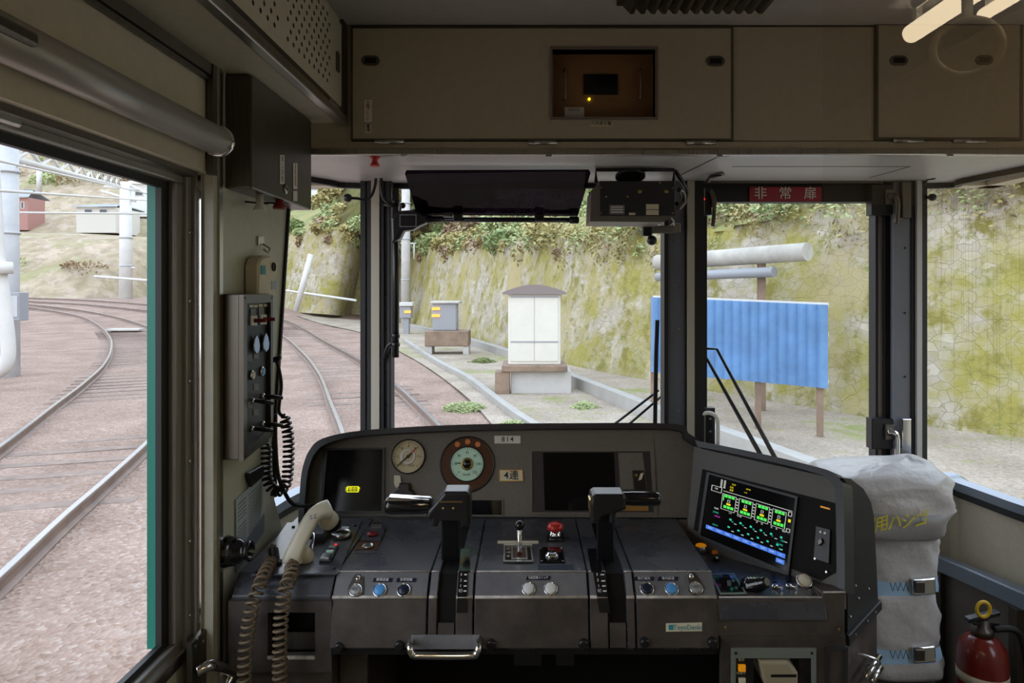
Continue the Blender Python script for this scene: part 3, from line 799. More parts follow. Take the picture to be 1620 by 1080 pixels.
# worn bright edges along the lip and ridge
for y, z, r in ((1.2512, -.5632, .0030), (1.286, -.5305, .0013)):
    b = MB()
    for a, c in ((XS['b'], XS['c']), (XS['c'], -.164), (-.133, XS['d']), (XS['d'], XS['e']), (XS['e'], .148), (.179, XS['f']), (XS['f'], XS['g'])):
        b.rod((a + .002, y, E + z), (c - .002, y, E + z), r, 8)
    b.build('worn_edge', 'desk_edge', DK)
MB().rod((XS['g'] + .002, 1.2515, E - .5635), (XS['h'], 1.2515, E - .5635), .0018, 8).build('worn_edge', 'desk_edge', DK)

# left module: raised plate, front case with a pocket
MB().fpoly(DT, [(454, 828), (573, 826), (537, 905), (532, 909), (396, 911)], 0, .003, .0015).build('cover_plate', 'desk_paint', DK)
b = MB()
for x, y in ((464, 836), (561, 834), (529, 902), (405, 908)): b.flathe(DT, x, y, [(2.6, .003), (2.4, .006), (1.2, .007)], 12)
b.build('screw', 'black_plastic', DK)
LF = Frame((0, 1.246, E - .7), (1, 1.246, E - .7), (0, 1.246, E - .6))
o = [(362, 950), (525, 950), (525, 1062), (362, 1062)]; i = [(424, 968), (499, 968), (499, 1040), (424, 1040)]
MB().fring(LF, o, i, -.02, .002).build('pocket_front', 'desk_front', DK)
b = MB().box(-.54, -.362, 1.31, 1.60, E - .69, E - .577); b.build('pocket_case', 'cavity', DK)
MB().fpoly(LF, [(424, 1036), (499, 1036), (499, 1041), (424, 1041)], .001, .004).build('pocket_lip', 'desk_edge', DK)
MB().fpoly(LF, [(426, 1012), (498, 1012), (498, 1040), (426, 1040)], -.03, -.028).build('pocket_plate', 'dark_steel', DK)
MB().box(-.545, -.362, 1.262, 1.60, 0, E - .69, .003).build('pedestal', 'desk_front', DK)
MB().box(-.36, -.305, 1.30, 1.60, 0, E - .685, .003).build('pedestal', 'desk_front', DK)
MB().box(-.36, .62, 1.585, 1.61, 0, E - .60).build('kick_panel', 'cavity', DK)
for x0, x1 in ((-.03, .03), (.06, .10)):
    MB().box(x0, x1, 1.45, 1.58, E - .80, E - .66, .004).build('relay_case', 'hood_black', DK)

# slots with a dark belt, and the notch scales
for k, (x0, x1) in enumerate(((-.164, -.133), (.148, .179))):
    pts = [(1.60, -.556), (1.40, -.5535), (1.305, -.556), (1.285, -.566), (1.275, -.582), (1.268, -.61)]
    MB().sweep([((x0 + x1) / 2, y, E + z) for y, z in pts], [(-(x1 - x0) / 2, -.003), ((x1 - x0) / 2, -.003), ((x1 - x0) / 2, .001), (-(x1 - x0) / 2, .001)], (0, 0, 1), False).build('slot_belt', 'cavity', DK)
SLc = []
for k, (cols) in enumerate((((729, 743), (721, 737)), ((929, 946), (948, 966)))):
    (ta, tb), (ba, bb) = cols
    sc = MB().fpoly(DT, [(ta, 869), (tb, 869), ((tb + (1 if k == 0 else 6)), 905), ((ta - (3 if k == 0 else -6)), 905)], 0, .0025).build('notch_scale', 'black_gloss', DK)
    x = (lambda y: (726 + (905 - y) * .06, 740 + (905 - y) * .03)) if k == 0 else (lambda y: (938 + (y - 905) * .16, 956 + (y - 905) * .14))
    MB().fpoly(DS, [(x(905)[0], 905), (x(905)[1], 905), (x(945)[1], 945), (x(945)[0], 945)], 0, .0035).build('scale_face', 'black_gloss', sc)
    MB().fpoly(DF, [(x(945)[0], 945), (x(945)[1], 945), (x(968)[1], 968), (x(968)[0], 968)], .0005, .004).build('scale_face', 'black_gloss', sc)
    b = MB()
    for y in (909, 919, 927, 935):
        a, c = x(y); m_ = a + (c - a) * .62
        b.fpoly(DS, [(m_, y), (c - 1, y), (c - 1, y + 2), (m_, y + 2)], .0035, .004)
    b.build('notch_mark', 'ink_white', sc)
    for y, ch in ((910, '3'), (919, '2'), (928, '1'), (936, '切')):
        a, c = x(y); ftext(ch, 'ink_white', sc, DS, a + (c - a) * .3, y, 4.5, .0038)

# power / brake levers
def lever(blockpoly, grip, plate, col, Y, lab):
    fr = Frame((0, Y, E), (1, Y, E), (0, Y, E + 1))
    bl = MB().fpoly(fr, blockpoly, -.025, .025, .004).build('lever_handle', 'black_plastic', DK, .004)
    tag(bl, lab)
    k = Y / F
    (xa, ya), (xb, yb), r = grip
    a, c = P(xa, ya, Y), P(xb, yb, Y); d = (c - a).normalized()
    b = MB(); n = 24; prof = []
    L = (c - a).length; R = r * k
    b.lathe(a, d, [(R * .55, -.006), (R * .9, -.003), (R, .004), (R, L - .02), (R * .92, L - .008), (R * .95, L)], n)
    b.build('grip', 'black_gloss', bl)
    if plate:
        MB().fpoly(fr, plate, -.012, .010, .002).build('top_plate', 'chrome', bl)
    (x0, x1, y0, y1) = col
    MB().hexa([P(x0, y1, Y + .06), P(x1, y1, Y + .06), P(x1, y1, Y + .095), P(x0, y1, Y + .095)], [P(x0, y0, Y - .012), P(x1, y0, Y - .012), P(x1, y0, Y + .02), P(x0, y0, Y + .02)]).build('arm', 'black_plastic', bl, .003)
    return bl, fr
bl, fr = lever([(676, 814), (679, 802), (699, 779), (705, 772), (741, 772), (745, 777), (745, 827), (733, 827), (733, 815), (695, 815), (695, 827), (684, 827), (684, 816)],
               ((614, 800), (684, 799), 13.5), [(613, 785), (616, 784), (680, 788), (683, 790), (683, 796), (613, 792)], (698, 726, 815, 905), 1.30, 'lever handle with a chrome strip on its left grip')
b = MB()
for x in (704, 720): b.flathe(fr, x, 797, [(2.2, .025), (2.2, .027), (1, .028)], 12)
b.build('screw', 'brass', bl)
MB().fpoly(fr, [(696, 786), (734, 786), (734, 788), (696, 788)], .0245, .0255).build('parting_line', 'brass', bl)
bl, fr = lever([(932, 792), (934, 780), (940, 776), (985, 776), (988, 782), (988, 800), (972, 806), (972, 822), (962, 822), (962, 808), (946, 808), (946, 822), (934, 822)],
               ((1040, 789), (984, 788), 11), None, (944, 971, 806, 905), 1.30, 'lever handle with its grip to the right')
MB().fpoly(fr, [(931, 786), (934, 786), (934, 806), (931, 804)], -.01, .02).build('side_plate', 'brass', bl)

# reverser: chrome stem with black ball in a framed plate
rv = MB().fpoly(DT, [(798, 866), (840, 866), (843, 890), (797, 890)], 0, .003, .001).build('reverser_plate', 'black_gloss', DK)
MB().fring(DT, [(797, 865), (841, 865), (844, 891), (796, 891)], [(799, 867), (839, 867), (841.5, 889), (799, 889)], .002, .0042).build('plate_frame', 'steel', rv)
MB().fring(DT, [(809, 867), (833, 867), (835, 888), (809, 888)], [(811, 869), (831, 869), (833, 886), (811, 886)], .003, .005).build('slot_frame', 'steel', rv)
MB().fpoly(DT, [(811, 869), (831, 869), (833, 886), (811, 886)], .003, .0036).build('slot', 'ring_brown', rv)
for y, ch in ((870.5, '前'), (876.5, 'OFF'), (882.5, '後')): ftext(ch, 'ink_white', rv, DT, 804, y, 4, .0035, squash=.9)
p0 = DT.px(822, 880, .003); p1 = P(822, 831, p0.y - .012)
MB().lathe(p0, p1 - p0, [(.006, 0), (.0048, .01), (.0042, (p1 - p0).length)], 14).build('stem', 'chrome', rv)
MB().ball(p1, .0098, 20).build('ball_knob', 'black_gloss', rv)
for (x0, x1, y0, y1) in ((787, 852, 856, 860), (797, 842, 861, 864.5)):
    k = MB().fpoly(DT, [(x0, y0), (x1, y0), (x1, y1), (x0, y1)], 0, .0015).build('label_strip', 'label_cream', DK)
# emergency mushroom button
eb = MB().fpoly(DT, [(866, 845), (891, 845), (894, 857), (864, 857)], 0, .004, .001).build('stop_button', 'black_plastic', DK)
MB().flathe(DT, 878.5, 851, [(10, .004), (10, .010), (8.5, .012), (8.5, .018)], 24).build('collar', 'chrome', eb)
MB().flathe(DT, 878.5, 851, [(10, .018), (13, .020), (13.2, .026), (11, .031), (6, .034), (.5, .035)], 28).build('mushroom_cap', 'red_plastic', eb)
# key switch plate
ks = MB().fpoly(DT, [(852, 867), (890, 867), (894, 891), (854, 891)], 0, .003, .001).build('key_switch', 'black_gloss', DK)
MB().flathe(DT, 873, 881, [(11, .003), (10.5, .006), (8, .0065), (7.5, .010), (5, .0105)], 24).build('barrel', 'chrome', ks)
MB().flathe(DT, 873, 881, [(2, .0105), (1.6, .011)], 10).build('keyhole', 'ink_black', ks)
b = MB()
for x, y in ((855, 869), (888, 869), (857, 889), (891, 889)): b.flathe(DT, x, y, [(1.8, .003), (1.5, .004)], 8)
b.build('screw', 'chrome', ks)
MB().fpoly(DT, [(851, 893.5), (907, 893.5), (908, 901), (851, 901)], 0, .0006).build('name_strip', 'navy_button', DK)

# little things on the left modules
k = MB().flathe(DT, 540, 851, [(16, .003), (16, .013), (14, .014), (13, .012)], 28).build('indicator_lens', 'steel', DK)
MB().flathe(DT, 540, 851, [(13, .011), (9, .0135), (.5, .0145)], 24).build('lens', 'screen_dark', k)
MB().fpoly(DT, [(541, 838), (553, 838), (551, 844), (538, 844)], .003, .008, .001).build('indicator', 'label_blue_grey', DK)
k = MB().fpoly(DT, [(519, 868), (536, 868), (524, 893), (505, 893)], .003, .008, .001).build('rocker_unit', 'black_plastic', DK)
MB().fpoly(DT, [(521, 870), (532, 870), (530, 874), (519, 874)], .008, .010).build('rocker', 'clear_button', k)
MB().fpoly(DT, [(517, 877), (528, 877), (526, 881), (515, 881)], .008, .010).build('rocker', 'dial_mint', k)
MB().fpoly(DT, [(511, 884), (524, 884), (520, 892), (506, 892)], .008, .012, .001).build('rocker', 'steel', k)
MB().flathe(DT, 531, 865, [(2.2, .003), (2, .006), (.6, .007)], 10).build('pilot_lamp', 'led_red', DK)
k = MB().fpoly(DT, [(581, 835), (611, 835), (602, 857), (569, 857)], 0, .004, .001).build('switch_plate', 'desk_paint', DK)
MB().flathe(DT, 589, 849, [(8.5, .004), (8, .009), (5, .010)], 20).build('button', 'dark_red', k)
MB().fpoly(DT, [(588, 832), (604, 832), (603, 835), (587, 835)], .004, .009).build('bracket', 'steel', k)
k = MB().fpoly(DT, [(568, 857.5), (602, 857.5), (597, 870), (561, 870)], 0, .0015).build('button_plate', 'ring_brown', DK)
MB().flathe(DT, 582, 866, [(9, .001), (9, .006), (7.6, .006), (7.2, .004)], 22).build('ring', 'steel', k)
MB().fpoly(DT, [(563, 871.5), (594, 871.5), (592, 875.5), (561, 875.5)], 0, .001).build('name_strip', 'ink_black', DK)

# push buttons and name strips on the sloped lip
def pushbtn(x, y, m, r=11):
    k = MB().flathe(DS, x, y, [(r, 0), (r, .004), (r * .86, .005), (r * .80, .003)], 28).build('push_button', 'chrome', DK)
    tag(k, {'blue_button': 'blue push button in a chrome ring', 'navy_button': 'black push button in a chrome ring', 'white_button': 'white push button in a chrome ring', 'clear_button': 'clear engraved push button'}[m])
    c = MB().flathe(DS, x, y, [(r * .80, .002), (r * .78, .0055), (r * .6, .007), (.5, .0074)], 26).build('cap', m, k)
    return k
for x, y, m in ((601, 934, 'blue_button'), (639, 934, 'navy_button'), (836, 932, 'white_button'), (871, 932, 'white_button'), (1023, 932, 'navy_button'), (1062, 932, 'blue_button')): pushbtn(x, y, m)
for x, y, kx, ky in ((563, 934, 567, 916), (1101, 931, 1093, 913)):
    k = MB().fpoly(DS, [(x - 12, y - 4), (kx - 7, ky - 4), (kx - 3, ky - 8), (kx + 4, ky - 8), (kx + 9, ky - 3), (x + 13, y - 2), (x + 12, y + 7), (x + 5, y + 11), (x - 6, y + 11), (x - 12, y + 6)], 0, .0035, .001).build('button_guard', 'dark_steel', DK)
    q = pushbtn(x, y, 'clear_button', 10.5)
    for j in (-1, 0, 1): ftext('開閉戸'[j + 1], 'ink_grey', q, DS, x + j * 5, y, 4.5, .0078)
    MB().flathe(DS, kx, ky, [(4.5, .002), (4, .006), (2, .008)], 14).build('lock_knob', 'chrome', k)
for x0, x1, y0, tx in ((590, 621, 915, '乗降促進'), (627, 659, 915, '非常発報'), (832, 871, 912, '勾配起動スイッチ'), (1002, 1035, 913, '前灯減光'), (1040, 1073, 913, '車内放送')):
    k = MB().fpoly(DS, [(x0 + 2, y0), (x1, y0), (x1 - 1, y0 + 6), (x0, y0 + 6)], .001, .003).build('name_strip', 'navy_button', DK)
    ftext(tx, 'ink_white', k, DS, (x0 + x1) / 2, y0 + 3, 3.8, .0032, squash=.95 if len(tx) < 6 else .75)
# front details
k = MB().fpoly(DF, [(1053, 985), (1110, 983.5), (1110, 997), (1053, 998)], .002, .0036).build('maker_plate', 'label_cream', DK)
MB().fpoly(DF, [(1057, 987), (1065, 987), (1065, 995), (1057, 995)], .0036, .004).build('emblem', 'ink_teal', k)
ftext('ToyoDenki', 'ink_teal', k, DF, 1087, 991, 7.5, .004, squash=.95)
b = MB()
for x, y in ((536, 1024), (632, 1021), (777, 1019), (923, 1018), (1020, 1016), (1127, 1016)):
    p = P(x, y, 1.232)
    k = MB().lathe(p, (0, -1, 0), [(.0085, -.01), (.0085, .004), (.006, .006)], 18).build('thumb_screw', 'black_plastic', DK)
a = [P(650, 1014, 1.236), P(648, 1022, 1.205), P(652, 1034, 1.20), P(664, 1037, 1.20), P(742, 1037, 1.20), P(754, 1033, 1.20), P(757, 1022, 1.205), P(756, 1012, 1.236)]
MB().tube(smoothpath(a, 6), .0062, 12).build('grab_handle', 'chrome', DK)

# ------------------------------------------------------------------ instrument panel
OUT = [(477, 834), (481, 765), (486, 735), (496, 712), (514, 696), (560, 685), (640, 678), (760, 673), (900, 671.5), (1063, 672.5), (1085, 687), (1104, 699)]
INN = [(485, 834), (490, 765), (495, 738), (504, 718), (521, 704), (562, 693), (640, 686.5), (760, 682), (900, 680), (1060, 681), (1080, 695), (1098, 707)]
OUT, INN = smooth2(OUT), smooth2(INN)
b = MB()
for i in range(len(OUT) - 1): b.fpoly(IP, [OUT[i], OUT[i + 1], INN[i + 1], INN[i]], -.02, .028)
b.build('hood_rim', 'hood_black', DK)
b = MB(); b.fpoly(IP, OUT + [(1090, 834)], -.20, -.02); b.build('hood_shell', 'hood_black', DK)
ip = MB().fpoly(IP, INN + [(1100, 715), (1096, 868), (1060, 832), (485, 830)], -.02, 0).build('instrument_panel', 'panel_taupe', DK)
MB().rod(IP.px(505, 817, .0), IP.px(1086, 820, .0), .002).build('panel_seam', 'ink_black', DK)
# left display
k = MB().fring(IP, [(512, 709), (609, 708), (609, 811), (509, 811)], [(519, 712), (606, 711), (604, 808), (511, 808)], 0, .005).build('display', 'hood_black', DK)
MB().fpoly(IP, [(519, 712), (606, 711), (604, 808), (511, 808)], .0005, .002).build('screen', 'screen_dark', k)
MB().fring(IP, [(549.5, 769), (568, 769), (567.5, 778.5), (548.5, 778.5)], [(551, 770.3), (566.7, 770.3), (566.2, 777.3), (550, 777.3)], .002, .0025).build('lit_frame', 'px_lime', k)
ftext('戸閉合図', 'px_lime', k, IP, 558.3, 774, 4.6, .0025, squash=.92)
# pressure gauge
def ring(fr, x, y, r, n, w):
    c = fr.hit(x, y); k = fr.sc(x, y)
    return [c + fr.u * math.cos(2 * math.pi * i / n) * r * k + fr.v * math.sin(2 * math.pi * i / n) * r * k + fr.n * w for i in range(n)]
def polar(fr, x, y, r, deg, w):
    c = fr.hit(x, y); k = fr.sc(x, y); t = math.radians(deg)
    return c + (fr.u * math.cos(t) + fr.v * math.sin(t)) * r * k + fr.n * w
def hand(fr, x, y, deg, r0, r1, hw, w):
    b = MB(); k = fr.sc(x, y); a, c = polar(fr, x, y, r0, deg, w), polar(fr, x, y, r1, deg, w)
    d = (c - a).normalized(); s = fr.n.cross(d) * hw * k
    return b.prism([a - s, a + s, c + s * .3, c - s * .3], fr.n * .0008)
g = MB().flathe(IP, 646, 722, [(27, 0), (27, .006), (25.5, .008), (25, .0015)], 40).build('pressure_gauge', 'black_plastic', DK)
MB().flathe(IP, 646, 722, [(25, .002), (25, .003)], 40).build('dial', 'dial_cream', g)
b = MB()
for a in range(-45, 226, 9):
    p, q = polar(IP, 646, 722, 21 if a % 45 else 19, a, .0032), polar(IP, 646, 722, 23.5, a, .0032)
    s = IP.n.cross((q - p).normalized()) * .0005; b.prism([p - s, p + s, q + s, q - s], IP.n * .0003)
tag(b.build('dial_mark', 'ink_black', g))
b = MB(); c = IP.hit(646, 722); k = IP.sc(646, 722)
b.lathe(c, IP.n, [(12 * k, .003), (12 * k, .0036), (8.5 * k, .0036), (8.5 * k, .003)], 30); b.build('inner_ring', 'label_white', g)
MB().lathe(c, IP.n, [(8.5 * k, .0036), (8.5 * k, .0039)], 26).build('dial_centre', 'dial_cream', g)
for a, ch in ((225, '0'), (180, '2'), (130, '4'), (90, '6'), (50, '8'), (0, '10')):
    p = polar(IP, 646, 722, 16, a, .0035); text(ch, 'ink_black', g, p, IP.u, IP.v, 4 * k)
text('ブレーキ圧力', 'ink_black', g, polar(IP, 646, 722, 14, 270, .0035), IP.u, IP.v, 2.6 * k)
hand(IP, 646, 722, 222, -7, 22, 1.6, .0045).build('needle', 'ink_black', g)
hand(IP, 646, 722, 46, -2, 20, 1.6, .004).build('needle', 'ink_red', g)
MB().flathe(IP, 646, 722, [(2.6, .004), (2, .007)], 14).build('needle_boss', 'ink_black', g)
# key tag and round lens below the gauge
k = MB().fpoly(IP, [(624, 752), (634, 752), (635, 764), (629, 772), (626, 770), (624, 764)], .004, .006).build('key_tag', 'label_cream', DK)
k = MB().fpoly(IP, [(633, 764), (649, 764), (649, 773), (656, 778), (656, 796), (626, 796), (626, 778), (633, 773)], 0, .014, .003).build('knob_cover', 'black_plastic', DK)
# speedometer
sx, sy = 739, 734; k = IP.sc(sx, sy); c = IP.hit(sx, sy)
g = MB().flathe(IP, sx, sy, [(43.5, 0), (43.5, .004), (41.5, .005), (41, .001)], 56).build('speedometer', 'black_plastic', DK)
MB().flathe(IP, sx, sy, [(41, .001), (41, .003)], 56).build('lamp_ring', 'ring_brown', g)
MB().flathe(IP, sx, sy, [(27.5, .003), (27.5, .006), (26, .006), (25.6, .002)], 44).build('dial_bezel', 'black_plastic', g)
MB().flathe(IP, sx, sy, [(25.6, .003), (25.6, .0042)], 44).build('dial', 'dial_mint', g)
for a in (62, 90, 118):
    p = polar(IP, sx, sy, 34.5, a, .0032); MB().lathe(p, IP.n, [(4.2 * k, 0), (4.2 * k, .0006)], 18).build('indicator_lamp', 'amber_lamp', g)
b = MB()
for a in range(-45, 226, 9):
    big = (a + 45) % 45 == 0
    p, q = polar(IP, sx, sy, 21.5 if big else 23, a, .0044), polar(IP, sx, sy, 25, a, .0044)
    s = IP.n.cross((q - p).normalized()) * .0005; b.prism([p - s, p + s, q + s, q - s], IP.n * .0003)
b.build('dial_mark', 'ink_black', g)
for a, ch in ((225, '0'), (180, '20'), (135, '40'), (90, '60'), (45, '80'), (0, '100'), (-45, '120')):
    text(ch, 'ink_black', g, polar(IP, sx, sy, 17.8, a, .0046), IP.u, IP.v, 4 * k, squash=.9)
text('km/h', 'ink_black', g, polar(IP, sx, sy, 16, 270, .0046), IP.u, IP.v, 3.8 * k)
for a in (235, 305):
    p = polar(IP, sx, sy, 20.5, a, .0042); MB().lathe(p, IP.n, [(2.2 * k, 0), (2.0 * k, .001)], 14).build('dial_screw', 'label_white', g)
hand(IP, sx, sy, 174, 6, 20, 1.2, .0052).build('needle', 'ink_black', g)
MB().flathe(IP, sx, sy, [(10, .0042), (9.5, .009), (7.5, .011)], 28).build('hub_ring', 'brass', g)
MB().flathe(IP, sx, sy, [(7.5, .010), (6.5, .016), (3, .019), (.5, .0195)], 24).build('hub', 'black_gloss', g)
# number plates
k = MB().fpoly(IP, [(782, 689), (824, 689), (824, 701.5), (782, 701.5)], 0, .003, .001).build('number_plate', 'label_white', DK)
ftext('814', 'ink_black', k, IP, 803, 695.2, 8, .0033, spacing=1.25)
k = MB().fpoly(IP, [(790, 743), (827, 743), (828, 761), (790, 761)], 0, .003, .001).build('number_plate', 'label_cream', DK)
MB().fring(IP, [(790, 743), (827, 743), (828, 761), (790, 761)], [(791.5, 744.3), (825.5, 744.3), (826.3, 759.7), (791.7, 759.7)], .003, .0036).build('plate_edge', 'brass', k)
ftext('4連', 'ink_black', k, IP, 809, 752.3, 11, .0036, spacing=1.1)
# small meter slot
k = MB().fring(IP, [(740, 789), (796, 789), (796, 816), (740, 816)], [(744, 791), (794, 791), (794, 814), (744, 814)], 0, .003).build('slot_frame', 'panel_taupe', DK)
MB().fpoly(IP, [(744, 791), (794, 791), (794, 814), (744, 814)], .0003, .001).build('slot_window', 'screen_dark', k)
# right display
k = MB().fring(IP, [(838, 698), (1033, 698), (1040, 813), (838, 813)], [(842, 714), (1028, 714), (1034, 810), (842, 810)], 0, .004).build('display', 'panel_taupe', DK)
MB().fpoly(IP, [(842, 714), (1028, 714), (1034, 810), (842, 810)], .0003, .0012).build('bezel', 'hood_black', k)
MB().fpoly(IP, [(859, 716), (971, 716), (975, 807), (862, 807)], .0012, .0025).build('screen', 'screen_dark', k)
MB().fpoly(IP, [(978, 716), (1016, 716), (1024, 774), (981, 774)], .0012, .0022).build('side_plate', 'panel_taupe', k)
s = MB().fpoly(IP, [(1000, 744), (1018, 744), (1022, 774), (1003, 774)], .0022, .006).build('switch', 'black_plastic', k)
MB().obox(IP.px(1013, 754, .010), IP.u * .0035 + IP.v * .001, IP.v * .008 + IP.u * .003, IP.n * .005, .001).build('toggle', 'label_cream', s)
MB().flathe(IP, 1006, 752, [(2.6, .006), (2, .010)], 12).build('toggle', 'brass', s)
MB().fpoly(IP, [(985, 796), (1025, 796), (1026, 808), (984, 808)], .0012, .0022).build('name_plate', 'brass', k)

# ------------------------------------------------------------------ angled right wing
wo = [(1104, 698), (1160, 709), (1240, 726), (1300, 741), (1322, 749), (1334, 762), (1339, 785), (1341, 938)]
wi = [(1108, 708), (1160, 718), (1238, 735), (1292, 749), (1311, 757), (1321, 769), (1326, 790), (1328, 936)]
wo, wi = smooth2(wo), smooth2(wi)
b = MB()
for i in range(len(wo) - 1): b.fpoly(WG, [wo[i], wo[i + 1], wi[i + 1], wi[i]], -.03, .012)
b.build('hood_rim', 'hood_black', DK)
MB().fpoly(WG, [(1098, 706)] + wi + [(1328, 962), (1240, 930), (1160, 905), (1084, 880)], -.03, 0).build('wing_panel', 'panel_dark', DK)
ec = [(1326, 751), (1346, 757), (1366, 773), (1378, 794), (1383, 818), (1389, 948), (1337, 1004), (1332, 760)]
MB().fpoly(EC, [(1334, 756)] + ec[1:6] + [(1341, 1000), (1341, 768)], -.34, 0).build('wing_shell', 'hood_black', DK)
b = MB()
for x, y in ((1352, 926), (1373, 931), (1344, 975), (1357, 946)): b.flathe(EC, x, y, [(2.4, 0), (2.2, .003), (1, .004)], 10)
b.build('screw', 'steel', DK)
k = MB().fpoly(EC, [(1337, 1003), (1389, 947), (1390, 962), (1338, 1020)], .0, .008, .002).build('edge_rail', 'hood_black', DK)
b = MB()
for x, y in ((1347, 1001), (1366, 980), (1379, 966)): b.flathe(EC, x, y, [(2, .008), (1.6, .010)], 8)
b.build('screw', 'steel', k)
MB().fpoly(EC, [(1337, 1012), (1390, 956), (1392, 1500), (1337, 1500)], -.12, -.004).build('side_panel', 'desk_front', DK)
# black screen surround, screen, switch block
MB().fpoly(WG, [(1112, 742), (1323, 796), (1323, 905), (1300, 918), (1098, 838)], 0, .002).build('screen_surround', 'cavity', DK)
sc = MB().fpoly(WG, [(1124, 750), (1262, 788), (1248, 905), (1110, 848)], .002, .006).build('train_display', 'screen_dark', DK)
MB().fring(WG, [(1121, 747), (1265, 786), (1250, 912), (1106, 852)], [(1125, 751), (1261, 789), (1247, 904), (1111, 847)], .001, .008).build('display_frame', 'hood_black', sc)
QA, QB, QC, QD = (1129, 755), (1258, 791), (1245, 897), (1117, 846)      # tl tr br bl of the lit area
def scp(u, v): # u right, v down, 0..1
    t = [QA[i] + (QB[i] - QA[i]) * u for i in (0, 1)]; q = [QD[i] + (QC[i] - QD[i]) * u for i in (0, 1)]
    return (t[0] + (q[0] - t[0]) * v, t[1] + (q[1] - t[1]) * v)
def srect(b, u0, v0, u1, v1): return b.fpoly(WG, [scp(u0, v0), scp(u1, v0), scp(u1, v1), scp(u0, v1)], .006, .0066)
def sline(b, u0, v0, u1, v1, t=.006):
    srect(b, u0, v0, u1, v0 + t * 1.2); srect(b, u0, v1, u1, v1 + t * 1.2); srect(b, u0, v0, u0 + t, v1); srect(b, u1, v0, u1 + t, v1)
def stext(s, m, u, v, h, **k):
    p = WG.px(*scp(u, v), .0066); ux = WG.px(*scp(u + .1, v), .0066) - p
    ux.normalize(); return text(s, m, sc, p, ux, WG.n.cross(ux), h, **k)
gb, wb, yb, tb, mb, bb = MB(), MB(), MB(), MB(), MB(), MB()
srect(wb, .155, .17, 1.0, .178)
for k in range(4):
    u0 = .15 + k * .205; u1 = u0 + .165
    sline(wb, u0, .215, u1, .47, .005)
    for j in range(3):
        uu = u0 + .03 + j * .042
        srect(gb, uu, .225, uu + .034, .268); srect(gb, uu, .40, uu + .034, .445)
    sline(wb, u0 + .07, .295, u0 + .095, .335, .004)
    srect(MB(), u0 + .06, .355, u0 + .11, .385).build('lit_mark', 'px_yellow', sc)
    if k < 3:
        for j in range(5): srect(wb, u1 + .012, .235 + j * .048, u1 + .030, .25 + j * .048)
srect(gb, .165, .225, .174, .33); srect(gb, .925, .37, .934, .45)
sline(wb, .01, .13, .13, .22, .006); stext('列車', 'px_white', .07, .175, .0032)
for u in (.11, .15):
    for j in range(5): srect(wb, u, .0 + j * .028, u + .022, .016 + j * .028)
stext('12:27', 'px_yellow', .27, .03, .0034); stext('行先', 'px_yellow', .25, .085, .0034); stext('普通', 'px_yellow', .25, .13, .0034); stext('DP 04', 'px_yellow', .45, .04, .0030); stext('→ 8', 'px_yellow', .42, .10, .0030)
for u, s_ in ((.10, '列車番'), (.27, '入力'), (.38, 'キロ程'), (.60, '駅'), (.66, '間'), (.78, '区'), (.84, '間'), (.93, '確認')): stext(s_, 'px_white', u, .50, .0028)
srect(MB(), .965, .30, .995, .345).build('lit_mark', 'px_yellow', sc)
sline(wb, .955, .19, .995, .25); sline(wb, .955, .44, .995, .49)
stext('[C1406]', 'px_teal', .10, .565, .0030); stext('14:40-03', 'px_magenta', .12, .625, .0030)
for u, s_ in ((.31, '04'), (.44, '07'), (.57, '08'), (.70, '00'), (.80, '12'), (.93, '15:06')): stext(s_, 'px_teal', u, .645 - (.02 if u < .9 else 0), .0030)
for j in range(6): srect(tb, .27 + j * .125, .585, .295 + j * .125, .615)
for j in range(6): srect(wb, .33 + j * .125, .64, .36 + j * .125, .65)
stext('15:03-13', 'px_teal', .11, .775, .0030)
for u, s_ in ((.33, '16'), (.45, '13'), (.57, '15'), (.69, '11'), (.80, '10'), (.92, '15:47')): stext(s_, 'px_teal', u, .775, .0030)
stext('[C1504]', 'px_teal', .90, .71, .0030)
for j in range(6): srect(tb, .26 + j * .12, .715, .285 + j * .12, .74)
for j in range(6): srect(wb, .31 + j * .12, .77, .34 + j * .12, .78)
for j in range(9):
    srect(bb, .005 + j * .109, .82, .108 + j * .109, .885)
    stext(('運転状態', '車両状態', '故障記録', '放送案内', '行先設定', '乗車率表', '空調設定', '検修情報', '次頁')[j], 'px_white', .056 + j * .109, .852, .0021, depth=.0009, squash=.9)
srect(bb, .877, .915, .98, .98); stext('初期画面', 'px_white', .928, .947, .0021, depth=.0009, squash=.9)
for m_, q, nm in (('px_green', gb, 'lit_doors'), ('px_white', wb, 'lit_outline'), ('px_teal', tb, 'lit_stations'), ('px_blue', bb, 'lit_keys')): q.build(nm, m_, sc)
k = MB().fpoly(WG, [(1293, 832), (1316, 838), (1314, 892), (1289, 884)], .002, .007, .001).build('switch_block', 'hood_black', DK)
b = MB()
for x, y in ((1301, 842), (1308, 844)): b.flathe(WG, x, y, [(2.4, .007), (2, .009)], 10)
b.build('label_dot', 'label_white', k)
MB().obox(WG.px(1302, 858, .010), WG.u * .003 + WG.v * .004, WG.v * .004 - WG.u * .002, WG.n * .004, .001).build('toggle', 'dark_steel', k)
b = MB()
for x, y in ((1292, 884), (1310, 905)): b.flathe(WG, x, y, [(2.2, .006), (1.6, .0085)], 10)
b.build('screw', 'steel', DK)
MB().fpoly(WG, [(1299, 800), (1314, 804), (1314, 806.5), (1299, 802.5)], .002, .0035).build('amber_strip', 'orange_button', DK)
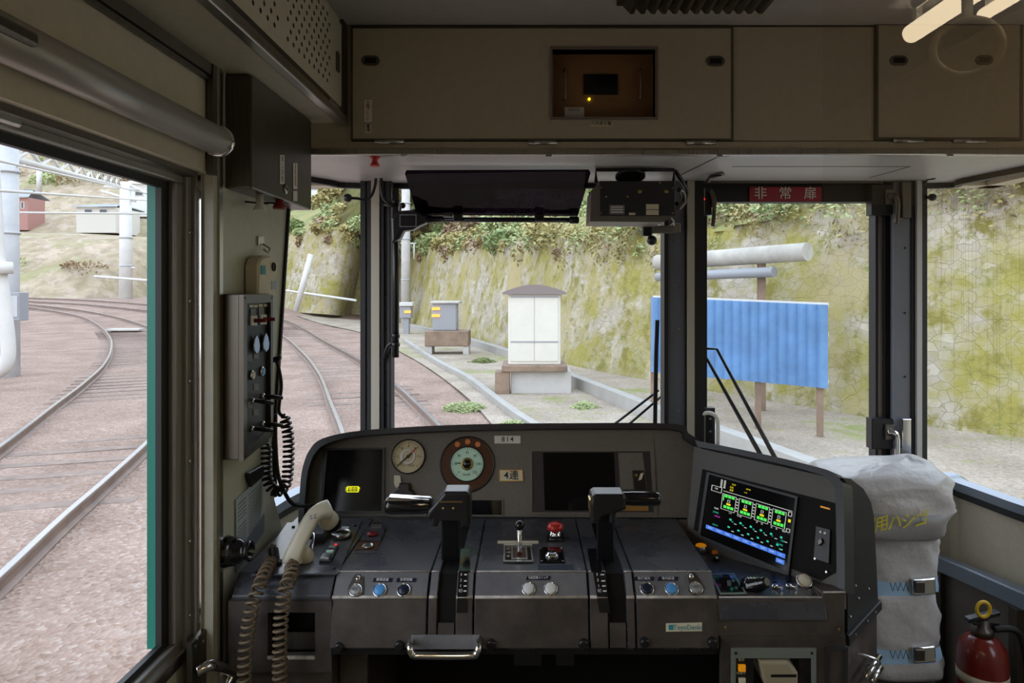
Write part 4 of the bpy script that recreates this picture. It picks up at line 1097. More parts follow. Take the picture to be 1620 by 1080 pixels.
# right module of the desk top
k = MB().flathe(D6, 1109, 873, [(10, 0), (10, .012), (9, .014), (8.5, .013)], 24).build('round_button', 'chrome', DK)
MB().flathe(D6, 1109, 873, [(8.5, .012), (8, .016), (5, .018), (.5, .0185)], 22).build('cap', 'orange_button', k)
k = MB().flathe(D6, 1133, 887, [(6, 0), (5, .006), (2.5, .014)], 14).build('toggle_switch', 'black_plastic', DK)
MB().flathe(D6, 1131, 880, [(5, .006), (4, .012)], 12).build('cap', 'amber_lamp', k); MB().flathe(D6, 1134, 889, [(3, .006), (2.4, .012)], 12).build('stud', 'chrome', k)
k = MB().fpoly(D6, [(1124, 911), (1160, 910), (1181, 941), (1140, 942)], .0, .003, .001).build('card_slot', 'black_gloss', DK)
MB().fring(D6, [(1123, 910), (1161, 909), (1182, 942), (1139, 943)], [(1126, 912), (1159, 911), (1178, 940), (1141, 941)], .002, .004).build('slot_edge', 'steel', k)
MB().fpoly(D6, [(1142, 911), (1153, 911), (1156, 917), (1145, 917)], .003, .004).build('slot', 'cavity', k)
MB().fpoly(D6, [(1150, 922), (1156, 922), (1157, 930), (1151, 930)], .003, .005).build('keyhole', 'ink_grey', k)
p = P(1190, 926, 1.29); ax = V(.45, -.75, .5)
k = MB().lathe(p, ax, [(.017, -.014), (.017, .003), (.0145, .005), (.016, .010), (.013, .012), (.0145, .017), (.0115, .019), (.013, .024), (.0095, .026), (.0105, .036), (.007, .040)], 28).build('rubber_joystick', 'black_gloss', DK)
for x, y in ((1226, 930), (1248, 929)):
    k = MB().flathe(D6, x, y, [(6, 0), (5.5, .005), (3.5, .007)], 14).build('toggle_switch', 'chrome', DK)
    p = D6.px(x, y, .006); MB().tube([p, p + V(.008, -.014, .0)], [.0028, .0036]).build('toggle', 'chrome', k)
    MB().fpoly(D6, [(x - 6, y - 20), (x + 1, y - 20), (x + 3, y - 8), (x - 4, y - 8)], .0, .003).build('name_strip', 'navy_button', k)
o6 = D6.hit(1270, 926); T6 = Frame(tuple(o6), (o6.x + 1, o6.y, o6.z), (o6.x, o6.y + .75, o6.z + .66))
k = MB().flathe(T6, 1270, 922, [(12.5, -.012), (12.5, 0), (12.5, .010), (11, .013), (10, .011)], 26).build('round_button', 'chrome', DK)
MB().flathe(T6, 1270, 922, [(10, .010), (9, .0145), (.5, .0155)], 24).build('cap', 'label_cream', k)
# face under the wing, lower cabinet with ticket unit
MB().fpoly(DF, [(1126, 948), (1300, 947), (1302, 936), (1336, 936), (1336, 1005), (1126, 1005)], -.16, .001).build('wing_base', 'desk_front', DK, .001)
MB().rod(DF.px(1302, 936, .002), DF.px(1336, 936, .002), .0016).build('worn_edge', 'desk_edge', DK)
MB().fpoly(D6, [(1270, 905), (1284, 905), (1304, 936), (1296, 944)], .0, .004).build('end_strip', 'desk_front', DK)
b = MB()
for x, y in ((1147, 991), (1326, 994)): b.flathe(DF, x, y, [(2.4, .002), (2, .004)], 10)
b.build('screw', 'brass', DK)
LC = Frame((0, 1.236, E - .7), (1, 1.236, E - .7), (0, 1.236, E - .6))
MB().fring(LC, [(1140, 1006), (1338, 1006), (1338, 1600), (1140, 1600)], [(1158, 1026), (1288, 1026), (1288, 1130), (1158, 1130)], -.01, 0).build('cabinet_front', 'desk_front', DK, .001)
k = MB().fring(LC, [(1156, 1024), (1290, 1024), (1290, 1140), (1156, 1140)], [(1163, 1039), (1283, 1039), (1283, 1125), (1163, 1125)], 0, .004).build('ticket_unit', 'printer_frame', DK)
MB().fpoly(LC, [(1163, 1039), (1283, 1039), (1283, 1125), (1163, 1125)], -.06, -.055).build('case', 'cavity', k)
MB().fpoly(LC, [(1163, 1039), (1193, 1039), (1193, 1125), (1163, 1125)], -.01, -.002).build('button_column', 'black_plastic', k)
MB().fpoly(LC, [(1168, 1051), (1179, 1051), (1179, 1061), (1168, 1061)], -.002, .004, .001).build('button', 'orange_button', k)
MB().fpoly(LC, [(1168, 1072), (1179, 1072), (1179, 1084), (1168, 1084)], -.002, .004, .001).build('button', 'label_cream', k)
for y, s_ in ((1044, '電源'), (1065, '紙送り')): ftext(s_, 'label_cream', k, LC, 1173, y, 3.6, -.0015)
b = MB(); hp = [(1198, 1041), (1236, 1041), (1255, 1055), (1262, 1062), (1262, 1078), (1212, 1078), (1212, 1062)]
b.prism([LC.px(x, y, -.05) for x, y in ((1200, 1040), (1246, 1040), (1262, 1060), (1262, 1078), (1208, 1078))], V(0, -.055, -.004), .004)
pr = b.build('printer_head', 'printer_cream', k, .002)
MB().fpoly(LC, [(1218, 1064), (1258, 1064), (1258, 1068), (1218, 1068)], .004, .006).build('paper_slot', 'cavity', pr)
b = MB()
for x in (1163, 1283): b.flathe(LC, x, 1031, [(2.4, .004), (1.8, .0055)], 10)
b.build('screw', 'black_plastic', k)
MB().fring(LC, [(1306, 1022), (1340, 1022), (1340, 1400), (1306, 1400)], [(1311, 1027), (1336, 1027), (1336, 1390), (1311, 1390)], 0, .004).build('door_trim', 'hood_black', DK)
for (xa, ya, xb, yb) in ((1352, 1066, 1376, 1031), (1362, 1072, 1378, 1048)):
    p, q = EC.px(xa, ya, .02), EC.px(xb, yb, .02)
    MB().tube([p, q], .0055, 10).build('hook_bar', 'chrome', DK)
b = MB(); b.tube(smoothpath([EC.px(1351, 1032, .004), EC.px(1360, 1032, .03), EC.px(1367, 1040, .03), EC.px(1364, 1050, .005)], 5), .0028); b.build('hook_ring', 'chrome', DK)

# ------------------------------------------------------------------ telephone handset and cords
hs_ = t = thing('telephone_handset', 'cream telephone handset resting in its cradle on the left of the desk', 'telephone', tuple(DT.hit(490, 880)))
path = [P(462, 889, 1.305), P(465, 876, 1.305), P(473, 858, 1.312), P(484, 836, 1.325), P(495, 818, 1.34), P(508, 808, 1.352), P(521, 805, 1.365)]
path = smoothpath(path, 5); nP = len(path)
def rr(hw, hh, n=16):
    return [(hw * abs(math.cos(t)) ** .6 * (1 if math.cos(t) >= 0 else -1), hh * abs(math.sin(t)) ** .6 * (1 if math.sin(t) >= 0 else -1)) for t in [2 * math.pi * k / n for k in range(n)]]
sects = []
for i in range(nP):
    f = i / (nP - 1); e = abs(f - .5) * 2
    sects.append(rr((.0165 + .006 * e ** 3) * min(1, (1.02 - e) * 8 + .5) * .9, (.0105 + .003 * e ** 2) * min(1, (1.02 - e) * 8 + .45)))
MB().sweep(path, sects, (.3, -.5, .8), True).build('body', 'phone_cream', t)
d = V(.30, .42, -.60).normalized()
c1 = P(476, 876, 1.33); c2 = P(514, 816, 1.38)
MB().lathe(c1 - d * .010, d, [(.014, 0), (.019, .006), (.020, .024), (.017, .030)], 26).build('mouthpiece', 'phone_cream', t)
MB().lathe(c2 - d * .010, d, [(.013, 0), (.018, .006), (.020, .026), (.018, .034)], 26).build('earpiece', 'phone_cream', t)
MB().lathe(c2 + d * .026, d, [(.0185, 0), (.0175, .008)], 24).build('earpiece_cap', 'cavity', t)
b = MB()
for i in range(2):
    for j in range(2): b.obox(P(492 + j * 6, 816 + i * 4 - j * 1.5, 1.318), V(.0022, 0, .0006), V(0, .002, 0), V(0, .0004, .0009))
b.build('embossed_mark', 'ink_grey', t)
MB().tube([P(463, 883, 1.30), P(459, 892, 1.285)], [.006, .0045], 10).build('cord_grommet', 'cord_tan', t)
t = thing('telephone_cradle', 'black cradle under the cream handset', 'cradle', tuple(DT.hit(500, 850)))
MB().fpoly(DT, [(497, 838), (528, 838), (512, 862), (478, 862)], .003, .022, .004).build('base', 'hood_black', t)
MB().fpoly(DT, [(478, 866), (497, 866), (487, 890), (466, 890)], .003, .018, .004).build('rest', 'hood_black', t)
MB().tube([DT.px(494, 878, .01), DT.px(497, 868, .03), DT.px(494, 862, .03)], .0022).build('hook_switch', 'chrome', t)
MB().tube(coil([P(460, 892, 1.285), P(462, 905, 1.255), P(452, 930, 1.222), P(445, 975, 1.212), P(443, 1040, 1.205), P(443, 1130, 1.20)], .0112, 25, 14), .0027, 7).build('cord', 'cord_tan', hs_)
t = thing('coiled_cable', 'tan curly cable from the brown plug on the desk, nearest the left wall', 'cord', tuple(P(390, 1000, 1.20)))
MB().tube(coil([P(431, 884, 1.33), P(424, 897, 1.28), P(413, 920, 1.235), P(400, 955, 1.21), P(391, 1005, 1.205), P(387, 1060, 1.20), P(385, 1130, 1.20)], .0106, 25, 14), .0027, 7).build('coil', 'cord_tan', t)
pl_ = MB().lathe(DT.px(435, 894, .003), (-.1, 0, 1), [(.014, 0), (.014, .004), (.010, .005), (.009, .028), (.006, .034)], 20).build('plug', 'black_plastic', t)
MB().tube(smoothpath([DT.px(435, 894, .036), P(429, 860, 1.34), P(425, 870, 1.32), P(431, 884, 1.33)], 5), .0036, 8).build('lead', 'cord_tan', t)

# ================================================================== things at the windscreen
t = thing('sun_visor', 'dark tinted sun visor on a black rod at the top of the driver windscreen', 'sun visor', tuple(P(780, 345, 2.0)))
c = [P(643, 269, 1.80), P(931, 268, 1.80), P(934, 272, 1.80), P(914, 340, 2.03), P(660, 338, 2.03), P(641, 273, 1.80)]
b = MB(); b.prism(c, V(0, -.002, -.004)); b.build('tinted_panel', 'visor_tint', t)
MB().rod(P(663, 347, 2.02), P(916, 348, 2.02), .0075, 14).build('rod', 'black_plastic', t)
MB().lathe(P(900, 348, 2.02), V(1, 0, 0), [(.0075, 0), (.011, .004), (.011, .026), (.009, .030)], 16).build('rod_end', 'black_plastic', t)
for x in (724, 853): MB().obox(P(x, 344, 2.015), V(.014, 0, 0), V(0, .010, 0), V(0, 0, .012), .004).build('clip', 'black_plastic', t)
a = MB().fpoly(Frame((0, 2.01, E), (1, 2.01, E), (0, 2.01, E + 1)), [(632, 334), (650, 333), (658, 331), (666, 336), (676, 342), (676, 353), (664, 358), (655, 364), (640, 366), (634, 378), (622, 385), (620, 345)], -.02, .02, .005).build('clamp_arm', 'black_plastic', t, .004)
k = MB().fring(Frame((0, 1.99, E), (1, 1.99, E), (0, 1.99, E + 1)), [(632, 339), (659, 339), (659, 359), (632, 359)], [(633.5, 340.5), (657.5, 340.5), (657.5, 357.5), (633.5, 357.5)], 0, .001).build('plate_edge', 'ink_grey', a)
MB().lathe(P(664, 347, 2.02), V(1, 0, .02), [(.016, 0), (.013, .02), (.010, .04), (.009, .07)], 16).build('rod_socket', 'black_plastic', t)
MB().rod(P(626, 565, 2.03), P(626, 298, 2.03), .0098, 16).build('post', 'black_plastic', t)
for y in (322, 534, 548): MB().lathe(P(626, y, 2.03), V(0, 0, 1), [(.0125, 0), (.0125, .012)], 16).build('collar', 'black_plastic', t)
MB().ball(P(637, 325, 2.01), .009).build('knob', 'black_plastic', t)
MB().tube(smoothpath([P(606, 322, 2.05), P(614, 325, 2.03), P(626, 324, 2.03)], 4), .006).build('bracket', 'black_plastic', t)
MB().tube(smoothpath([P(608, 568, 2.05), P(610, 556, 2.04), P(616, 545, 2.03), P(626, 541, 2.03)], 4), .006).build('bracket', 'black_plastic', t)

t = thing('microphone_rod', 'thin black gooseneck with a ball tip at the left windscreen pillar', 'gooseneck', tuple(P(595, 280, 2.0)))
MB().tube(smoothpath([P(594, 273, 2.0), P(594, 290, 2.0), P(588, 309, 1.99), P(578, 316, 1.98), P(566, 314, 1.97), P(553, 313, 1.96)], 5), .0042).build('gooseneck', 'black_plastic', t)
MB().ball(P(550, 313, 1.96), .0125, 20).build('ball_tip', 'black_plastic', t)
MB().lathe(P(594, 271, 2.0), V(0, 0, -1), [(.018, -.002), (.014, .003), (.006, .008)], 16).build('base', 'black_plastic', t)
t = thing('coat_hook', 'black curved hook hanging from the soffit beside the visor post', 'hook', tuple(P(604, 280, 2.0)))
MB().tube(smoothpath([P(604, 272, 2.0), P(603, 292, 2.0), P(606, 312, 2.0), P(615, 322, 2.0), P(621, 320, 2.0)], 5), .0046).build('hook', 'black_plastic', t)
MB().lathe(P(604, 271, 2.0), V(0, 0, -1), [(.016, -.002), (.013, .003), (.006, .008)], 16).build('base', 'black_plastic', t)
t = thing('ball_hook', 'black hook with a flat ball tip at the right-hand pane, by the emergency door', 'hook', tuple(P(1480, 280, 2.0)))
MB().tube(smoothpath([P(1484, 276, 2.0), P(1478, 282, 2.0), P(1468, 284, 2.02), P(1462, 292, 2.03)], 5), .0035).build('hook', 'black_plastic', t)
MB().ball(P(1475, 312, 2.03), .0125, 18, (1, .7, .9)).build('ball_tip', 'black_plastic', t)
MB().rod(P(1464, 312, 2.04), P(1475, 312, 2.03), .005).build('stem', 'black_plastic', t)
t = thing('pull_knob', 'small red knob under the front edge of the header soffit', 'knob', tuple(SO.hit(593, 250)))
MB().lathe(SO.px(593, 248, 0), (0, 0, -1), [(.013, 0), (.012, .003), (.007, .008), (.009, .016), (.013, .020), (.012, .023)], 20).build('knob', 'red_plastic', t)

t = thing('radio_unit', 'black equipment case with small data plates hanging beside the sun visor', 'equipment case', tuple(P(1005, 310, 1.86)))
BX = Frame((0, 1.80, E), (1, 1.80, E), (0, 1.80, E + 1))
MB().frect(BX, 948, 286, 1068, 341, -.16, 0, .002).build('case', 'hood_black', t)
MB().fpoly(BX, [(934, 350), (936, 300), (948, 290), (948, 341), (1068, 341), (1050, 351)], -.14, -.004).build('tray', 'panel_taupe', t)
MB().tube([P(943, 290, 1.84), P(943, 268, 1.84), P(1066, 268, 1.84), P(1066, 290, 1.84)], .006, 8).build('bracket', 'black_plastic', t)
MB().lathe(P(997, 277, 1.83), V(0, -.3, -1), [(.040, 0), (.040, .006), (.032, .007), (.031, .0)], 30).build('speaker_ring', 'black_plastic', t)
k = MB().frect(BX, 964, 324, 988, 339, 0, .0015).build('data_plate', 'ink_grey', t)
b = MB()
for y in (326.5, 330.5, 334.5): b.frect(BX, 966.5, y, 985.5, y + 2, .0015, .0018)
b.build('printed_lines', 'label_white', k)
k = MB().frect(BX, 1022, 323, 1042, 331, 0, .002).build('data_plate', 'label_cream', t); k = MB().frect(BX, 1022, 332, 1042, 340, 0, .002).build('data_plate', 'label_cream', t)
MB().frect(BX, 995, 336.5, 1005, 340, 0, .002).build('data_plate', 'label_cream', t)
b = MB()
for x, y, r in ((1012, 303, 3.4), (1054, 303, 3.4), (993, 311, 1.7), (959, 311, 1.6), (1044, 289, 1.7), (951, 297, 1.3), (1064, 297, 1.3), (951, 337, 1.3), (1064, 337, 1.3)): b.flathe(BX, x, y, [(r, 0), (r * .8, .003), (r * .3, .0034)], 12)
b.build('screw', 'brass', t)
b = MB()
for y in (306, 326): b.lathe(P(935, y, 1.86), V(-1, 0, 0), [(.004, -.002), (.0045, .006)], 10)
b.build('side_bolt', 'black_plastic', t)
q = [P(1062, 262, 1.86), P(1068, 270, 1.86), P(1078, 285, 1.87), P(1086, 300, 1.9), P(1085, 315, 1.92), P(1078, 325, 1.92), P(1070, 322, 1.9)]
k = MB().tube(smoothpath(q, 5), .006).build('cable', 'black_plastic', t)
MB().lathe(P(1062, 262, 1.86), V(0, 0, -1), [(.016, -.004), (.013, .004)], 16).build('cable_grommet', 'black_plastic', t)
MB().tube(smoothpath([P(1074, 300, 1.86), P(1080, 302, 1.88), P(1082, 318, 1.9), P(1072, 330, 1.88)], 5), .007).build('cable', 'dark_steel', t)

t = thing('dash_camera', 'small camera with a black ball lens on an arm below the equipment case', 'camera', tuple(P(1070, 362, 2.05)))
MB().obox(P(1023, 365, 1.97), V(.014, 0, 0), V(0, .014, 0), V(0, 0, .016), .004).build('body', 'black_plastic', t)
MB().obox(P(1047, 363, 1.97), V(.036, 0, 0), V(0, .010, 0), V(0, 0, .011), .003).build('arm', 'panel_taupe', t)
MB().ball(P(1031, 380, 1.97), .0145, 22).build('lens_ball', 'black_plastic', t)
k = MB().obox(P(1070, 361, 2.035), V(.010, 0, 0), V(0, .016, 0), V(0, 0, .014), .002).build('mount', 'steel', t)
MB().tube(smoothpath([P(1062, 345, 1.95), P(1066, 352, 1.96), P(1058, 358, 1.97)], 4), .0025).build('lead', 'label_white', t)

# emergency door sign and latches
t = MB().frect(FW, 1183, 297, 1296, 319, .013, .017, .001).build('emergency_sign', 'sign_red')
tag(t, 'red plate with white characters over the emergency door', 'sign')
MB().fring(FW, [(1183, 297), (1296, 297), (1296, 319), (1183, 319)], [(1184.2, 298.2), (1294.8, 298.2), (1294.8, 317.8), (1184.2, 317.8)], .017, .0175).build('sign_edge', 'ink_red', t)
for x, ch in ((1200, '非'), (1239, '常'), (1278, '扉')): ftext(ch, 'label_white', t, FW, x, 308, 15, .0178)

LT = Frame((0, 2.06, E), (1, 2.06, E), (0, 2.06, E + 1))
t = thing('door_latch', 'dark door latch with a small red lamp at the upper left of the emergency door', 'latch', tuple(LT.hit(1120, 330)))
MB().frect(LT, 1109, 297, 1126, 340, -.03, .004, .002).build('case', 'black_plastic', t)
MB().frect(LT, 1109, 298, 1114, 338, .004, .008).build('strip', 'steel', t)
MB().frect(LT, 1108, 314, 1114, 317, .008, .010).build('lamp', 'led_red', t)
MB().tube(smoothpath([LT.px(1122, 302, .012), LT.px(1127, 315, .016), LT.px(1127, 340, .018), LT.px(1125, 359, .018)], 5), [.008] * 8 + [.006] * 8, 10).build('handle', 'dark_steel', t)
t = thing('door_latch', 'latch with a white bow handle at the lower left of the emergency door', 'latch', tuple(LT.hit(1122, 680)))
MB().frect(LT, 1112, 645, 1131, 704, -.03, .004, .002).build('case', 'black_plastic', t)
MB().tube(smoothpath([LT.px(1111, 654, .01), LT.px(1118, 651, .02), LT.px(1128, 655, .024), LT.px(1132, 666, .024), LT.px(1132, 700, .024)], 5), .006, 10).build('handle', 'label_white', t)
MB().frect(LT, 1109, 654, 1115, 700, .004, .010, .001).build('strip', 'steel', t)
b = MB()
for y in (662, 682): b.flathe(LT, 1123, y, [(2.2, .004), (1.6, .006)], 10)
b.build('screw', 'chrome', t)
def rlatch(lab, y0, mt):
    t = thing('door_latch', lab, 'latch', tuple(LT.hit(1405, y0 + 30)))
    MB().frect(LT, 1378, y0 + 2, 1412, y0 + 50, -.03, .006, .003).build('case', 'black_plastic', t)
    MB().frect(LT, 1397, y0 + 10, 1411, y0 + 34, .006, .016, .002).build('hub', 'dark_steel', t)
    MB().tube(smoothpath([LT.px(1399, y0 + 22, .02), LT.px(1408, y0 + 22, .026), LT.px(1412, y0 + 32, .028), LT.px(1411, y0 + 66, .026)], 5), [.009] * 8 + [.0075] * 8, 12).build('handle', mt, t)
    MB().frect(LT, 1420, y0, 1434, y0 + 56, .006, .028, .002).build('keeper', mt, t)
    MB().frect(LT, 1410, y0 + 48, 1424, y0 + 58, .004, .012, .001).build('keeper_base', 'steel', t)
rlatch('latch with a dark pewter handle at the upper right of the emergency door', 290, 'dark_steel')
rlatch('latch with a bright chrome keeper at the lower right of the emergency door', 660, 'chrome')
t = thing('door_latch', 'small dark hook catch on the soffit at the left end of the emergency door head', 'catch', tuple(SO.hit(1130, 275)))
MB().tube(smoothpath([SO.px(1112, 285, .012), SO.px(1118, 279, .014), SO.px(1124, 274, .010), SO.px(1142, 273, .006)], 4), .004).build('hook', 'black_plastic', t)
MB().fpoly(SO, [(1124, 276), (1143, 271), (1146, 274), (1128, 279)], 0, .006).build('plate', 'dark_steel', t)

# wipers outside the panes
t = thing('windscreen_wiper', 'black wiper standing upright outside the driver windscreen', 'wiper', tuple(P(1000, 672, 2.16)))
MB().sweep([P(1040, 506, 2.16), P(1038, 560, 2.16), P(1036, 690, 2.16)], [(-.006, -.004), (.006, -.004), (.006, .004), (-.006, .004)], (0, 1, 0)).build('blade', 'black_rubber', t)
for a, c in (((960, 680), (1042, 617)), ((982, 682), (1052, 622))): MB().rod(P(*a, 2.17), P(*c, 2.17), .0042, 8).build('arm', 'black_plastic', t)
t = thing('windscreen_wiper', 'black wiper leaning across the emergency door glass', 'wiper', tuple(P(1220, 740, 2.16)))
MB().sweep([P(1113, 430, 2.16), P(1114, 560, 2.16), P(1116, 670, 2.16)], [(-.005, -.004), (.005, -.004), (.005, .004), (-.005, .004)], (0, 1, 0)).build('blade', 'black_rubber', t)
for a, c, e in (((1116, 551), (1134, 552), (1232, 735)), ((1115, 565), (1118, 567), (1212, 735))):
    MB().tube([P(*a, 2.17), P(*c, 2.17), P(*e, 2.17)], [.0045, .0045, .008], 8).build('arm', 'black_plastic', t)
MB().rod(P(1112, 470, 2.165), P(1112, 600, 2.165), .004, 8).build('stiffener', 'black_plastic', t)

# ================================================================== right corner
# escape ladder under a grey cover
t = thing('ladder_cover', 'grey vinyl cover with yellow lettering strapped over a folded escape ladder', 'cover', tuple(P(1402, 1090, 1.74)))
rows = [(724, 1434, 6, .02), (726, 1432, 22, .05), (731, 1424, 40, .08), (740, 1402, 66, .105), (750, 1390, 86, .12), (765, 1386, 93, .13), (785, 1389, 91, .13), (812, 1388, 89, .127), (832, 1384, 88, .125), (843, 1386, 84, .118), (851, 1396, 70, .10), (862, 1400, 67, .093), (880, 1401, 65, .088), (905, 1402, 63, .084), (928, 1402, 61, .08), (950, 1402, 64, .086), (980, 1403, 65, .088), (1010, 1403, 65, .088), (1035, 1404, 62, .082), (1050, 1406, 69, .088), (1064, 1410, 68, .088), (1078, 1412, 64, .08)]
YL = 1.76
def crow(y):
    for (a, c) in zip(rows, rows[1:]):
        if a[0] <= y <= c[0]:
            f = (y - a[0]) / (c[0] - a[0]); return [a[k] + (c[k] - a[k]) * f for k in range(4)]
    return rows[-1]
NQ = 56
def cring(y, sc_=1.0, amp=1.0, dy=0.0):
    _, cx_, hw, hd = crow(y); out = []
    for k in range(NQ):
        a = 2 * math.pi * k / NQ; ca, sa = math.cos(a), math.sin(a)
        ex = lambda c_: (abs(c_) ** .55) * (1 if c_ >= 0 else -1)
        wob = 1 + amp * (.03 * math.sin(3 * a + y * .06) + .022 * math.sin(7 * a - y * .11) + .018 * math.sin(5 * a + y * .21))
        p = P(cx_, y + dy, YL); p.z = E - (y + dy - CY) * (YL - .085 * min(1, max(0, (y - 724) / 41))) / F
        out.append(V(p.x + ex(ca) * hw * YL / F * wob * sc_, p.y + ex(sa) * hd * wob * sc_, p.z + amp * .005 * math.sin(2 * a + 1.0)))
    return out
def cloft(ys, sc_=1.0, amp=1.0):
    b = MB(); vs = []; fs = []
    for y in ys: vs += cring(y, sc_, amp)
    n = len(ys)
    for i in range(n - 1):
        for k in range(NQ): fs.append((i * NQ + k, i * NQ + (k + 1) % NQ, (i + 1) * NQ + (k + 1) % NQ, (i + 1) * NQ + k))
    fs.append(tuple(range(NQ))); fs.append(tuple(reversed(range((n - 1) * NQ, n * NQ))))
    return b.add(vs, fs, True)
ys = [724, 725, 727, 729, 732, 736, 740, 745, 750, 757, 765, 775, 785, 795, 805, 815, 825, 834, 842, 847, 851, 857, 862, 870, 880, 892, 905, 917, 928, 940, 950, 965, 980, 995, 1010, 1023, 1035, 1043, 1050, 1058, 1064, 1072, 1078]
cv = cloft(ys).build('cover', 'cover_grey', t)
cloft([803, 812, 822, 832, 840, 846], 1.018).build('printed_band', 'cover_band', t)
# lettering wrapped on the front of the band
def onband(px, py):
    r = ray(px, py); rg = cring(py, 1.02)
    best = None
    for k in range(NQ):
        a, c = rg[k], rg[(k + 1) % NQ]
        den = r.x * (c.y - a.y) - r.y * (c.x - a.x)
        if abs(den) < 1e-9: continue
        s = (a.x * (c.y - a.y) - a.y * (c.x - a.x)) / den
        u = (a.x * r.y - a.y * r.x) / den if False else None
        p = V(r.x * s, r.y * s, 0)
        d = (c - a); uu = ((p.x - a.x) * d.x + (p.y - a.y) * d.y) / (d.x ** 2 + d.y ** 2)
        if -.01 <= uu <= 1.01 and s > 0 and (best is None or s < best): best = s
    best = best or YL
    return V(r.x * best, r.y * best, E + r.z * best)
for i, ch in enumerate('非常用ハシゴ'):
    x = 1350 + i * 21; y = 833 - i * 2.6
    a, c = onband(x - 4, y), onband(x + 4, y); u = (c - a); u.z += .004; 
    text(ch, 'ink_yellow', t, (a + c) / 2 + V(0, -.008, 0), u, (0, -.12, 1), 20 * a.y / F, squash=.88)
for y0, y1, lab in ((917, 938, 'upper'), (1024, 1045, 'lower')):
    rgs = [cring(y0, 1.035, .5), cring(y1, 1.035, .5)]
    for rg in rgs:
        for k, p in enumerate(rg): p.z += -.004 + (p.x - .93) * .03
    b = MB(); b.add(rgs[0] + rgs[1], [(k, (k + 1) % NQ, NQ + (k + 1) % NQ, NQ + k) for k in range(NQ)], True)
    st = b.build('strap', 'strap_blue', t)
    b = MB()
    yf = YL - .095; fy = (y0 + y1) / 2
    z = [P(1408 + i * 4.2, fy + (7 if i % 2 else -6), yf - .006) for i in range(8)]
    b.tube(z, .0012, 5); b.build('stitching', 'ink_black', st)
    MB().obox(P(1459, fy - 2, yf + .01), V(.028, 0, .002), V(0, .010, 0), V(-.001, 0, .020), .003).build('buckle', 'chrome', st)
    MB().obox(P(1454, fy, yf - .005), V(.012, 0, 0), V(0, .006, 0), V(0, 0, .014), .002).build('buckle_tongue', 'dark_steel', st)
    MB().sweep(smoothpath([P(1462, fy - 14, yf + .03), P(1470, fy - 20, yf + .03), P(1478, fy - 6, yf + .03), P(1478, fy + 8, yf + .03)], 4), [(-.010, -.001), (.010, -.001), (.010, .001), (-.010, .001)], (0, 1, 0)).build('strap_tail', 'strap_blue', st)
MB().tube([P(1360, 735, 1.93), P(1372, 738, 1.92), P(1388, 742, 1.9)], .012).build('ladder_rail', 'black_plastic', t)

# foot block the ladder stands on
b = MB().box(.80, 1.04, 1.66, 1.90, 0, E + (458 - 1072) * YL / F, .004)
tag(b.build('ladder_stand', 'floor_grey'), 'dark block on the cab floor under the covered ladder', 'block')

# low corner cabinet with the extinguisher
t = thing('corner_cabinet', 'low steel-edged open cabinet along the right wall beneath the curved sill', 'cabinet', (1.3, 1.75, 0))
a0 = V(1.185, 2.006, 0); a1 = V(1.26, 1.766, 0); a2 = V(1.30, 1.62, 0); w0 = V(1.205, 2.035, 0); w1 = V(1.295, 1.80, 0); w2 = V(1.375, 1.555, 0)
zt = E - .775
b = MB().prism([V(p.x, p.y, zt - .045) for p in (a0, a1, a2, w2, w1, w0)], (0, 0, .045)); b.build('top', 'sill_blue', t, .004)
b = MB().hexa([(a0.x, a0.y, 0), (a0.x + .02, a0.y + .01, 0), (a0.x + .03, a0.y - .02, 0), (a0.x + .01, a0.y - .03, 0)], [(a0.x, a0.y, zt - .045), (a0.x + .02, a0.y + .01, zt - .045), (a0.x + .03, a0.y - .02, zt - .045), (a0.x + .01, a0.y - .03, zt - .045)]); b.build('post', 'dark_steel', t)
b = MB().box(a1.x - .01, a1.x + .02, a1.y - .02, a1.y + .01, 0, zt - .045); b.build('post', 'dark_steel', t)
b = MB().prism([(w0.x, w0.y - .01, .02), (w1.x + .02, w1.y, .02), (w2.x - .002, w2.y, .02), (w2.x - .002, w2.y, zt - .045), (w1.x + .02, w1.y, zt - .045), (w0.x, w0.y - .01, zt - .045)], (.002, .002, 0)); b.build('back', 'panel_taupe', t)
ex = V(1.105, 1.66, 0)
t = thing('fire_extinguisher', 'red fire extinguisher with a yellow pin in the lower right corner', 'fire extinguisher', tuple(ex))
zt2 = E + (458 - 1008) * ex.y / F
MB().lathe((ex.x, ex.y, 0), (0, 0, 1), [(.050, 0.0), (.055, .006), (.055, zt2 - .05), (.051, zt2 - .02), (.036, zt2), (.022, zt2 + .008)], 32).build('cylinder', 'ext_red', t)
MB().lathe((ex.x, ex.y, zt2 - .10), (0, 0, 1), [(.0556, 0), (.0556, .022)], 32).build('label_band', 'label_cream', t)
MB().lathe((ex.x, ex.y, zt2 - .19), (0, 0, 1), [(.0556, 0), (.0556, .05)], 32).build('label_panel', 'ink_black', t)
MB().lathe((ex.x, ex.y, zt2 + .006), (0, 0, 1), [(.024, 0), (.024, .018), (.016, .022), (.014, .040)], 22).build('valve', 'dark_steel', t)
MB().obox(V(ex.x, ex.y, zt2 + .052), V(.045, .01, .004), V(0, .010, 0), V(0, 0, .005), .002).build('lever', 'black_plastic', t)
MB().obox(V(ex.x + .005, ex.y, zt2 + .036), V(.038, .01, -.006), V(0, .009, 0), V(0, 0, .004), .002).build('carry_handle', 'black_plastic', t)
b = MB(); b.tube([V(ex.x - .005 + .016 * math.cos(q), ex.y - .012, zt2 + .074 + .018 * math.sin(q)) for q in [2 * math.pi * k / 20 for k in range(20)]], .0042, 8, True); b.build('safety_pin', 'yellow_pin', t)
